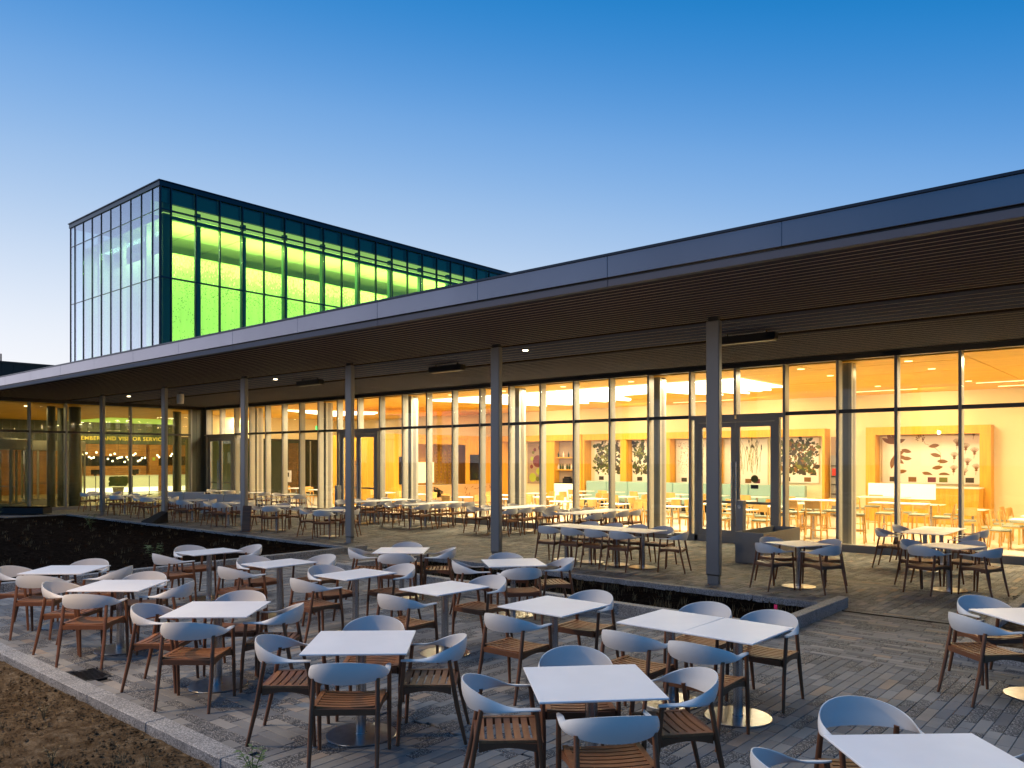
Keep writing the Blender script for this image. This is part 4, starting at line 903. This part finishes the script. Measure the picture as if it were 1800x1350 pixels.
# stepped perforation: pale tabs above the scrim's top edge, dark holes below it
b1, b2 = MB(), MB()
for _ in range(2300):
    y = R.uniform(TY + 2.4, TY1 - 1); u = abs(R.gauss(0, .5)); z = sc_h - .2 - u
    b1.quad((-51.494, y, z), (-51.494, y + .07, z), (-51.494, y + .07, z + .13), (-51.494, y, z + .13))
for _ in range(5200):
    y = R.uniform(TY + 2.4, TY1 - 1); z = R.uniform(5.3, sc_h - .9) if R.random() < .7 else R.gauss(13.6, .4)
    b2.quad((-51.496, y, z), (-51.496, y + .035, z), (-51.496, y + .035, z + .06), (-51.496, y, z + .06))
o = TQ(b1.build('scrim_openings', 'scriml')); o['kind'] = 'stuff'; o = TQ(b2.build('scrim_perforation', 'scrimd')); o['kind'] = 'stuff'
GRN = (.70, 1.0, .25)
for k in range(7):
    y = 25 + 5.4 * k
    area('tower_lamp', (TX - 2.4, y, CZ - .05), .5, 3.2, 330, GRN); area('tower_cove_lamp', (TX - 2.0, y, 14.6), .5, 3.2, 200, GRN, down=False)
    area('tower_wall_washer', (TX - 1.7, y, 5.4), .3, 3.2, 400, GRN, rot=(0, math.radians(-215), 0))
    box('ceiling_edge_glow', (TX - .8, TX - .25, y - 2.6, y + 2.6, 17.02, 17.06), 'scriml', tw).matrix_parent_inverse = TO  # glow put into the slab for the bright ceiling edge
area('tower_front_lamp', (-54, TY + 1.5, 16.6), 9, .5, 420, (.75, 1, .55))
# dark block at far left
dbk = empty('dark_block', 'long low dark-clad building behind the canopy at the left edge', 'building', (-78, 27, 0))
for k in range(34): MB().box(2.95, 3.0, -14 + k * .9 + .01, -14 + k * .9 + .89, 0, 10.1).build('cladding_panel', 'darkclad', dbk)
MB().box(-20, 2.94, -14, 16.6, 0, 10.05).build('wall', 'darkclad', dbk); MB().box(-20, 3.06, -14.1, 16.7, 10.101, 10.25).build('coping', 'coping', dbk)
MB().tube([(2.5, -4.9, 10.25), (2.5, -4.9, 10.9)], .06, 8).build('vent_pipe', 'black', dbk)

# ================================================================== TABLES AND CHAIRS
def table_proto(w, d):
    e = empty('terrace_table', 'x', 'table'); 
    MB().box(-w / 2, w / 2, -d / 2, d / 2, .728, .742).build('tabletop', 'top', e, bevel=.003)
    MB().lathe([(.041, .013), (.041, .70)], 24).build('pedestal', 'steel', e, smooth=True)
    MB().box(-.035, .035, -.035, .035, .70, .712).box(-w * .38, w * .38, -.025, .025, .712, .727).box(-.025, .025, -d * .38, d * .38, .7125, .7265).build('bracket', 'black', e)
    MB().lathe([(.275, .0), (.28, .006), (.275, .011), (.05, .013)], 48).build('base_disc', 'disc', e, smooth=True)
    MB().lathe([(.046, .0131), (.046, .022)], 24).build('collar', 'steel', e, smooth=True)
    return Proto(e)
TS, TN, TM = table_proto(.80, .80), table_proto(.64, .81), table_proto(.81, .622)
def shell_mesh():
    n = 40; pts = []
    for k in range(n + 1):
        u = -1 + 2 * k / n; au = abs(u); sg = 1 if u > 0 else -1
        if au < .68: a = u / .68 * PI / 2; x = .29 * math.sin(a); y = -.03 - .245 * math.cos(a)
        else: t = (au - .68) / .32; x = sg * (.29 - .012 * t * t); y = -.03 + .21 * t
        f = max(0.0, math.cos(min(1, au / .80) * PI / 2)) ** 1.35
        pts.append((x, y, f, au))
    V, Fc = [], []
    m = 5
    for k, (x, y, f, au) in enumerate(pts):
        p0 = pts[max(k - 1, 0)]; p1 = pts[min(k + 1, n)]; tx, ty = p1[0] - p0[0], p1[1] - p0[1]; L = math.hypot(tx, ty); ox, oy = ty / L, -tx / L   # outward
        tipw = 1.0 if au < .93 else max(.45, 1 - (au - .93) / .07 * .55)
        zb = .650 - .030 * f
        vec = (ox * (.032 * f) - ox * (.040 * (1 - f)) * tipw, oy * (.032 * f) - oy * (.040 * (1 - f)) * tipw, .165 * f + .006 * (1 - f))
        nx, ny, nz = ox * f, oy * f, (1 - f)
        nl = math.sqrt(nx * nx + ny * ny + nz * nz); nx, ny, nz = nx / nl, ny / nl, nz / nl
        th = .0075
        for side in (1, -1):
            rng = range(m + 1) if side == 1 else range(m, -1, -1)
            for j in rng:
                t = j / m; e = th * (1 - .55 * abs(2 * t - 1) ** 4); bow = .010 * f * math.sin(t * PI)
                V.append((x + vec[0] * t + nx * e * side + ox * bow, y + vec[1] * t + ny * e * side + oy * bow, zb + vec[2] * t + nz * e * side))
    w = 2 * (m + 1)
    for k in range(n):
        for j in range(w): a = k * w + j; b = k * w + (j + 1) % w; Fc.append((a, a + w, b + w, b))
    Fc.append(tuple(range(w))[::1]); Fc.append(tuple(n * w + j for j in range(w))[::-1])
    b = MB(); b.v = V; b.f = Fc; b.m = [0] * len(Fc); return b
def chair_proto(detail):
    e = empty('terrace_chair', 'x', 'chair')
    shell_mesh().build('backrest', 'white', e, smooth=True)
    n = 10 if detail else 6
    for sx in (-1, 1):
        MB().tube([(sx * .262, .205, 0), (sx * .262, .19, .3), (sx * .268, .155, .645)], [.0135, .0175, .016], n).build('leg', 'teak', e, smooth=True)
        MB().tube([(sx * .235, -.315, 0), (sx * .232, -.245, .3), (sx * .225, -.185, .645)], [.0135, .0185, .0165], n).build('leg', 'teak', e, smooth=True)
    f = MB(); z0, z1 = .395, .44
    f.box(-.235, .235, .175, .203, z0, z1); f.box(-.215, .215, -.232, -.205, z0, z1)
    for s in (-1, 1):                                    # curved side aprons
        ys = np.linspace(-.2, .17, 7)
        for a, b in zip(ys, ys[1:]):
            za = z0 - .012 + .03 * math.sin((a + .2) / .37 * PI); zb_ = z0 - .012 + .03 * math.sin((b + .2) / .37 * PI)
            xa, xb = s * (.222 + .02 * (a + .2) / .37), s * (.222 + .02 * (b + .2) / .37); t = .012
            i = len(f.v); f.v += [(xa - t, a, za), (xa + t, a, za), (xb + t, b, zb_), (xb - t, b, zb_), (xa - t, a, z1), (xa + t, a, z1), (xb + t, b, z1), (xb - t, b, z1)]
            f.f += [(i, i + 3, i + 2, i + 1), (i + 4, i + 5, i + 6, i + 7), (i, i + 1, i + 5, i + 4), (i + 1, i + 2, i + 6, i + 5), (i + 2, i + 3, i + 7, i + 6), (i + 3, i, i + 4, i + 7)]; f.m += [0] * 6
    f.build('seat_frame', 'teak', e)
    def sl(b, y):
        w = .041; x = .205 + .02 * (y + .2) / .37; dz = -.010 * math.cos((y + .01) / .2 * PI / 2)
        for k in range(4):
            xa, xb = -x + 2 * x * k / 4, -x + 2 * x * (k + 1) / 4; d = lambda q: -.010 * math.cos(q / x * PI / 2)
            i = len(b.v); b.v += [(xa, y, .441 + d(xa)), (xb, y, .441 + d(xb)), (xb, y + w, .441 + d(xb)), (xa, y + w, .441 + d(xa)), (xa, y, .455 + d(xa)), (xb, y, .455 + d(xb)), (xb, y + w, .455 + d(xb)), (xa, y + w, .455 + d(xa))]
            b.f += [(i, i + 3, i + 2, i + 1), (i + 4, i + 5, i + 6, i + 7), (i, i + 1, i + 5, i + 4), (i + 2, i + 3, i + 7, i + 6)] + ([(i + 3, i, i + 4, i + 7)] if k == 0 else []) + ([(i + 1, i + 2, i + 6, i + 5)] if k == 3 else [])
            b.m += [0] * (len(b.f) - len(b.m))
    ys = [-.205 + .0575 * k for k in range(7)]
    if detail:
        for y in ys: b = MB(); sl(b, y); b.build('slat', 'teak2', e)
        for s in (-1, 1): MB().box(s * .222 - .018, s * .222 + .018, -.2, .19, .441, .458).build('side_rail', 'teak2', e)
    else:
        b = MB(); [sl(b, y) for y in ys]; b.build('seat', 'teak2', e)
    return Proto(e)
CH, CF = chair_proto(True), chair_proto(False)
GT, GC = 'white square tables on the lower terrace', 'white shell chairs on the lower terrace'
def seat(cx, cy_, ang, r, proto, label, group, jr=.03, ja=.06):
    r += random.uniform(-jr, jr); a = ang + random.uniform(-ja, ja) * .5
    x, y = cx + r * math.cos(a), cy_ + r * math.sin(a)
    proto.place((x, y, .0), a + PI / 2 + random.uniform(-ja, ja), label, group)
# side words by view direction: near, right, far, left for normals rotated about 45 deg
SIDE4 = {-1: 'near side', 0: 'right side', 1: 'far side', 2: 'left side'}
def four_top(x, y, deg, name, sides=(-1, 0, 1, 2), det=True, off=.53, g=(GT, GC), offs={}):
    TS.place((x, y, 0), math.radians(deg), name, g[0])
    for s in sides:
        seat(x, y, math.radians(deg + 90 * s), off + offs.get(s, 0), CH if det else CF, 'white shell chair at the ' + name.split(' table ', 1)[1] if False else 'chair of the ' + SHORT[name] + ', ' + SIDE4[s], g[1])
SHORT = {}
def nm(n, s): SHORT[n] = s; return n
four_top(-11.26, 4.04, 43, nm('white square table farthest left, before the dark bed', 'farthest-left table'))
four_top(-9.39, 3.95, 41, nm('white square table second from the left by the kerb', 'second table from the left'))
four_top(-7.20, 3.95, 42, nm('white square table right of the drain grate, third along the kerb', 'table right of the drain grate'))
four_top(-5.05, 3.99, 43, nm('white square table near the kerb beside the leafy sprig', 'table beside the leafy sprig'))
four_top(-3.01, 4.26, 47, nm('white square table at the bottom centre, largest fully seen', 'bottom-centre table'))
four_top(-.94, 4.22, 43, nm('white table cut off by the bottom right corner of the photo', 'corner-cut table'), (0, 1, 2), offs={1: .08, 2: .06})
four_top(-9.59, 8.38, 40, nm('white square table straight below the third canopy column', 'table below the third column'))
four_top(-7.28, 8.42, 51, nm('white square table at the left end of the middle bed', 'table at the middle bed end'))
four_top(-1.14, 8.73, 47, nm('white table cut off by the right edge, beside the small bed', 'right-edge table'), (1, 2), offs={1: .06})
SD = {0: 'right side', 1: 'far right side', 2: 'behind the left corner', -1: 'near left side'}
def two_top(x, y, name, sides, proto=None):
    (proto or TN).place((x, y, 0), math.radians(random.uniform(-2, 2)), name, GT)
    for s in sides: seat(x, y, math.radians(90 * s), .56 if s != 2 else .50, CH, 'chair of the ' + SHORT[name] + ', ' + SD[s], GC)
two_top(-11.73, 6.29, nm('narrow white table next to the corner of the dark bed', 'narrow table by the dark bed corner'), (-1, 1, 2))
two_top(-9.70, 6.24, nm('narrow white table between the dark bed kerb and the middle ones', 'second narrow table'), (-1, 1, 2))
two_top(-8.06, 6.28, nm('narrow white table left of the two-chair pair', 'third narrow table'), (-1, 1, 2))
two_top(-6.44, 6.27, nm('narrow white table with just two chairs, centre of the terrace', 'centre narrow table'), (-1, 1))
two_top(-4.85, 6.23, nm('white table with two chairs in front of the middle bed kerb', 'table before the bed kerb'), (-1, 1), TS)
two_top(-3.62, 6.36, nm('left one of the two tables pushed together', 'left pushed-together table'), (-1, 1))
two_top(-2.975, 6.36, nm('right one of the two tables pushed together', 'right pushed-together table'), (-1, 1))
# ---- upper terrace
UG, UC = 'white tables under the canopy', 'white shell chairs under the canopy'
four_top(-5.21, 13.50, -26, nm('white square table under the canopy beside the zinc planter', 'table beside the planter'), (-1, 0, 1, 2), True, g=(UG, UC))
four_top(-3.18, 14.77, -20, nm('white square table under the canopy at the right, nearer one', 'nearer right canopy table'), (-1, 0, 1, 2), True, g=(UG, UC))
def column_run(cx, ys, tproto, name, chl, chr_, det=False, endy=None):
    for k, y in enumerate(ys):
        tproto.place((cx, y, 0), 0, '%s part of the %s' % (['near', 'second', 'third', 'farthest'][k], name), UG)
    for k, y in enumerate(chl): seat(cx - .56, y, 0, 0, CF if not det else CH, '%s chair, left side of the %s' % (['nearest', 'second', 'third', 'farthest'][k], name), UC, .02, .02) if False else CF.place((cx - .60 + random.uniform(-.03, .03), y, 0), -PI / 2 + random.uniform(-.06, .06), '%s chair, left side of the %s' % (['nearest', 'second', 'third', 'farthest'][k], name), UC)
    for k, y in enumerate(chr_): CF.place((cx + .60 + random.uniform(-.03, .03), y, 0), PI / 2 + random.uniform(-.06, .06), '%s chair, right side of the %s' % (['nearest', 'second', 'third', 'farthest'][k], name), UC)
column_run(-4.1, [17.1, 17.75, 18.4], TM, 'joined table by the glass at the right', [17.05, 18.2], [17.1, 18.1])
ch4 = [16.95, 17.6, 18.2, 18.8]
column_run(-12.6, [17.05, 17.68, 18.31, 18.94], TM, 'long table between the two rightmost columns', ch4, ch4)
column_run(-15.48, [17.15, 17.78, 18.41, 19.0][:3] + [19.02], TM, 'long table behind the second canopy column', ch4, ch4)
column_run(-18.85, [16.85, 17.48, 18.11, 18.74], TM, 'long table left of the second canopy column', [16.7, 17.4, 18.05, 18.7], [16.7, 17.4, 18.05, 18.7])
column_run(-21.45, [16.9, 17.53, 18.16, 18.79], TM, 'long table right of the third canopy column', [16.7, 17.4, 18.05, 18.7], [16.7, 17.4, 18.05, 18.7])
# long row along X
for k in range(4): TN.place((-10.43 + .645 * k, 13.82, 0), 0, '%s table of the joined row behind the middle bed' % ['leftmost', 'second', 'third', 'rightmost'][k], UG)
for k in range(4):
    CH.place((-10.40 + .60 * k, 13.30, 0), random.uniform(-.08, .08), '%s chair on the near side of the joined row behind the middle bed' % ['leftmost', 'second', 'third', 'rightmost'][k], UC)
    CH.place((-10.30 + .62 * k, 14.36, 0), PI + random.uniform(-.08, .08), '%s chair on the far side of the joined row behind the middle bed' % ['leftmost', 'second', 'third', 'rightmost'][k], UC)
CH.place((-7.78, 13.72, 0), PI / 2 + .25, 'chair at the right end of the joined row behind the middle bed', UC)
# six four-tops behind the dark bed
for k, (x, y) in enumerate([(-18.55, 13.55), (-21.3, 13.6), (-24.0, 13.55), (-26.5, 13.6), (-29.3, 13.6), (-31.9, 13.6)]):
    s = ['just left of the third canopy column', 'right of the leaning board', 'left of the fourth canopy column', 'right of the fifth canopy column', 'left of the fifth canopy column', 'right of the leftmost canopy column'][k]
    four_top(x, y, 38 + random.uniform(-4, 4), nm('white square table behind the dark bed, ' + s, 'canopy table ' + s), (-1, 0, 1, 2), False, g=(UG, UC))
four_top(-34.9, 13.9, 5, nm('white square table farthest left under the canopy', 'farthest-left canopy table'), (-1, 1, 2), False, g=(UG, UC))
for k, (x, y) in enumerate([(-27.75, 18.3), (-30.5, 18.4), (-33.3, 18.4)]):
    s = ['right of the narrow far door', 'second from the narrow far door', 'in front of the narrow far door'][k]
    four_top(x, y, 0, nm('white table close to the far cafe glass, ' + s, 'glass-side table ' + s), (0, 2), False, g=(UG, UC), off=.66)
four_top(-29.2, 16.4, 10, nm('white table among the lounge sofas, far under the canopy', 'table among the sofas'), (0, 2), False, g=(UG, UC))
# sofas and lounge chairs
def sofa(w, loc, rz, label, slim=False):
    e = empty('lounge_sofa', label, 'sofa', loc, rz, 'white lounge seats')
    MB().box(-w / 2, w / 2, -.4, .35, .1, .38).build('base', 'mesh', e, bevel=.02)
    n = 2 if w > 1.2 else 1
    for k in range(n): a = -w / 2 + k * w / n; MB().box(a + .006, a + w / n - .006, -.48, -.38, .12, .84).build('back_panel', 'mesh', e, bevel=.02)
    for s in (-1, 1): MB().box(s * w / 2 - .05, s * w / 2 + .05, -.37, .36, .1, .58).build('arm', 'mesh', e, bevel=.02)
sofa(1.75, (-31.3, 15.9, .0), math.radians(38), 'white sofa seen from behind, left of the fourth canopy column'); sofa(1.75, (-28.2, 15.9, 0), math.radians(40), 'white sofa seen from behind, right next to the fourth column')
for k, (x, y) in enumerate([(-24.6, 15.5), (-23.7, 16.0)]):
    e = empty('wire_lounge_chair', ['white wire lounge chair behind the board, left one', 'white wire lounge chair behind the board, right one'][k], 'lounge chair', (x, y, 0), math.radians(40), 'white wire lounge chairs'); 
    for j in range(9): MB().tube([(-.35 + j * .0875, -.32, .38), (-.36 + j * .09, -.42, .82)], .008, 5).build('wire', 'white', e)
    for j in range(9): MB().tube([(-.35 + j * .0875, -.32, .38), (-.35 + j * .0875, .3, .40)], .008, 5).build('wire', 'white', e)
    MB().tube([(-.38, -.42, .82), (.38, -.42, .82), (.38, .3, .6), (.38, .3, 0)], .012, 6).build('frame', 'white', e); MB().tube([(-.38, -.42, .82), (-.38, .3, .6), (-.38, .3, 0)], .012, 6).build('frame', 'white', e); 
    for s in (-1, 1): MB().tube([(s * .36, -.42, .82), (s * .36, -.3, 0)], .012, 6).build('leg', 'white', e)
# leaning bench board by column 4, black mat, planter, bollards, black trough
o = MB().box(-.13, .13, -.02, .02, 0, .78).build('wood_board', 'teak2'); o.location = (-21.55, 12.72, 0); o.rotation_euler = (-.12, 0, .6); tag(o, 'dark wooden board leaning against the foot of the fourth canopy column', 'board')
bw = MB(); bw.v = [(-.9, -.55, .05), (.9, -.55, .02), (.35, .55, .5), (-.75, .55, .5), (-.9, -.55, -.1), (.9, -.55, -.1), (.35, .6, -.1), (-.75, .6, -.1)]; bw.f = [(0, 1, 2, 3), (4, 7, 6, 5), (0, 4, 5, 1), (1, 5, 6, 2), (2, 6, 7, 3), (3, 7, 4, 0)]; bw.m = [0] * 6
o = bw.build('black_mat', 'rubber'); o.location = (-26.72, 12.42, .03); o.scale = (.42, .6, .7); tag(o, 'black mat draped over the bed kerb at the foot of a canopy column', 'mat')
pt = empty('zinc_planter', 'square grey zinc planter standing beside the cafe door', 'planter', (-7.17, 16.85, 0), .0)
MB().box(-.31, .31, -1.0, -.985, 0, .64).build('side_panel', 'planter', pt); MB().box(-.31, .31, .985, 1.0, 0, .64).build('side_panel', 'planter', pt); MB().box(-.31, -.295, -.984, .984, 0, .64).build('side_panel', 'planter', pt); MB().box(.295, .31, -.984, .984, 0, .64).build('side_panel', 'planter', pt)
MB().box(-.294, .294, -.984, .984, .3, .5).build('soil_fill', 'mulch', pt)
for k, (x, y, l) in enumerate([(-8.60, 18.55, 'grey door-opener post standing in front of the right cafe door'), (-24.95, 18.6, 'grey door-opener post beside the second cafe door')]):
    e = empty('opener_post', l, 'post', (x, y, 0), group='door-opener posts'); MB().box(-.09, .09, -.09, .09, 0, 1.16).build('body', 'bollard', e, bevel=.006); MB().lathe([(.05, 0), (.05, .01)], 16).build('push_plate', 'steel', e).matrix_local = Matrix.Translation((0, -.091, 1.0)) @ Matrix.Rotation(PI / 2, 4, 'X')
e = empty('black_trough', 'long low black trough planter on the paving, far left', 'planter', (-35.0, 10.75, 0), math.radians(41)); MB().box(-1.25, 1.25, -.3, .3, .04, .27).build('body', 'rubber', e, bevel=.01); MB().box(-1.2, 1.2, -.26, .26, .271, .3).build('soil_fill', 'mulch', e)
sg = empty('poster_stand', 'white poster on a stand inside the far cafe bays', 'poster', (-32.9, 21.6, .015)); MB().box(-.3, .3, -.01, .01, 1.05, 1.6).build('poster', 'paper', sg); MB().lathe([(.2, 0), (.2, .02), (.02, .04), (.02, 1.05)], 12).build('stand', 'black', sg); MB().box(-.14, .14, -.013, -.0105, 1.3, 1.5).build('print', 'leafk', sg)
# lamp post that lights the kerb side from beyond the left edge
lp = empty('path_lamp', 'slim path lamp post on the soil left of the frame, shining over the tables', 'lamp post', (-8.5, .75, -.1))
MB().tube([(0, 0, 0), (0, 0, 3.35)], .045, 12).build('post', 'black', lp, smooth=True); MB().lathe([(.16, 3.56), (.17, 3.54), (.17, 3.5)], 20, 0, .3).build('lamp_cap', 'black', lp); MB().lathe([(.10, 3.485), (.11, 3.495)], 20, 0, .3).build('lamp_lens', 'lamp', lp); MB().beam((0, 0, 3.34), (0, .3, 3.53), .04).build('arm', 'black', lp)
point('path_lamp_light', (-8.5, 1.05, 3.30), 480, (1, .68, .36), .06)

# ================================================================== CAFE FURNITURE
def cafe_chair():
    e = empty('cafe_chair', 'x', 'chair')
    for sx in (-1, 1):
        MB().beam((sx * .2, .2, 0), (sx * .2, .2, .44), .032, w2=.036).build('leg', 'lightwood', e); MB().beam((sx * .2, -.25, 0), (sx * .2, -.2, .45), .03, w2=.034).beam((sx * .2, -.2, .45), (sx * .2, -.27, .82), .032, w2=.026).build('leg', 'lightwood', e)
    MB().box(-.2, .2, -.28, -.265, .60, .83).build('backrest', 'lightwood', e, bevel=.008); MB().box(-.22, .22, -.2, .23, .40, .435).build('seat_frame', 'lightwood', e); MB().box(-.21, .21, -.19, .225, .4355, .475).build('seat_pad', 'pad', e, bevel=.015)
    return Proto(e)
def bar_stool():
    e = empty('bar_stool', 'x', 'bar stool')
    for sx in (-1, 1):
        MB().beam((sx * .22, .22, 0), (sx * .19, .18, .7), .03, w2=.034).build('leg', 'lightwood', e); MB().beam((sx * .22, -.26, 0), (sx * .19, -.19, .72), .03, w2=.034).beam((sx * .19, -.19, .72), (sx * .19, -.28, 1.06), .032, w2=.026).build('leg', 'lightwood', e)
    MB().box(-.19, .19, -.285, -.27, .86, 1.07).build('backrest', 'lightwood', e, bevel=.008); MB().box(-.21, .21, -.21, .21, .68, .715).build('seat_frame', 'lightwood', e); MB().box(-.2, .2, -.2, .205, .7155, .76).build('seat_pad', 'pad', e, bevel=.015)
    MB().box(-.2, .2, .185, .205, .25, .28).box(-.215, -.19, -.22, .18, .3, .33).box(.19, .215, -.22, .18, .3, .33).build('foot_rail', 'lightwood', e)
    return Proto(e)
def cafe_table(w, d, h):
    e = empty('cafe_table', 'x', 'table'); MB().box(-w / 2, w / 2, -d / 2, d / 2, h - .025, h).build('tabletop', 'top', e, bevel=.004)
    MB().lathe([(.04, .02), (.04, h - .026)], 14).build('pedestal', 'steel', e, smooth=True); MB().lathe([(.26, 0), (.26, .012), (.05, .02)], 24).build('base_disc', 'disc', e, smooth=True); return Proto(e)
KC, KB, KT, KH = cafe_chair(), bar_stool(), cafe_table(.7, .7, .74), cafe_table(1.3, .7, 1.06)
ZI = .0152
IG, IC = 'white tables inside the cafe', 'beech chairs inside the cafe'
def inner(x, y, where, sides):
    KT.place((x, y, ZI), 0, 'white table inside the cafe, ' + where, IG)
    for s, (dx, dy, rz, w) in enumerate(((-.62, 0, -PI / 2, 'left'), (.62, 0, PI / 2, 'right'), (0, -.62, 0, 'near'), (0, .62, PI, 'far'))):
        if s in sides: KC.place((x + dx + random.uniform(-.05, .05), y + dy + random.uniform(-.05, .05), ZI), rz + random.uniform(-.2, .2), '%s beech chair, cafe table, %s' % (w, where), IC)
bay = {6: 'seventh', 7: 'eighth', 8: 'ninth', 9: 'tenth', 10: 'eleventh', 11: 'twelfth', 12: 'thirteenth', 13: 'fourteenth'}
xs_ = [-20.9, -18.6, -16.35, -14.1, -11.9, -9.7]
for r_i, (y, rn) in enumerate(((21.3, 'front row by the glass'), (23.4, 'second row'), (25.5, 'third row'))):
    for c_i, x in enumerate(xs_):
        inner(x + random.uniform(-.15, .15), y + random.uniform(-.15, .15), '%s, number %s from the left' % (rn, ['one', 'two', 'three', 'four', 'five', 'six'][c_i]), (0, 1) if (r_i + c_i) % 2 else (0, 1, 2))
for c_i, x in enumerate(np.arange(-20.6, -11, 1.6)):
    inner(float(x), 28.55, 'by the teal bench, number %s from left' % ['one', 'two', 'three', 'four', 'five', 'six', 'seven'][c_i], (2,))
for c_i, (x, y) in enumerate([(-26.0, 21.9), (-23.9, 21.7), (-30.8, 21.9), (-33.2, 22.3)]):
    inner(x, y, ['below the mural bird', 'right of the mural bird', 'left of the oak partition', 'at the far left by the poster'][c_i], (0, 1))
# bar-height group right of the door
HB = 'beech bar stools inside the cafe'
KH.place((-8.0, 21.75, ZI), 0, 'bar-height table just inside the glass, right of the door', 'bar-height cafe tables'); KH.place((-5.75, 21.5, ZI), 0, 'bar-height table inside the glass before the glowing counter', 'bar-height cafe tables')
KH.place((-7.0, 24.6, ZI), 0, 'bar-height table farther back before the glowing counter', 'bar-height cafe tables')
for (x, y, rz, l) in [(-8.3, 21.15, 0, 'bar stool at the near left side of the table right of the door'), (-7.7, 21.15, 0, 'bar stool at the near right side of the table right of the door'), (-8.3, 22.35, PI, 'bar stool at the far left side of the table right of the door'), (-7.7, 22.35, PI, 'bar stool at the far right side of the table right of the door'),
                      (-6.75, 21.35, -PI / 2 + .2, 'bar stool facing right beside the inner steel column'), (-4.8, 21.7, PI / 2 + .1, 'bar stool facing left in front of the oak counter'), (-6.3, 22.3, PI, 'bar stool on the far left side of the table before the counter'), (-5.5, 22.3, PI, 'bar stool on the far right side of the table before the counter'),
                      (-7.6, 24.0, 0, 'bar stool at the rear bar table, left'), (-6.6, 24.0, 0, 'bar stool at the rear bar table, right'), (-7.5, 25.3, PI, 'bar stool behind the rear bar table')]:
    KB.place((x, y, ZI), rz, l, HB)
for k in range(3): inner(-3.1 + .02 * k, 22.2 + k * 1.5, 'right-edge row, number %s from the glass' % ['one', 'two', 'three'][k], (0, 1))
for k in range(3): KC.place((-3.95, 22.75 + 1.5 * k, ZI), -PI / 2 + random.uniform(-.15, .15), 'extra beech chair in the right-hand row, number %s from the glass' % ['one', 'two', 'three'][k], IC)
inner(-4.9, 25.6, 'in front of the oak counter, right', (0, 1, 2)); inner(-6.4, 27.4, 'close to the oak counter, left', (0, 1))
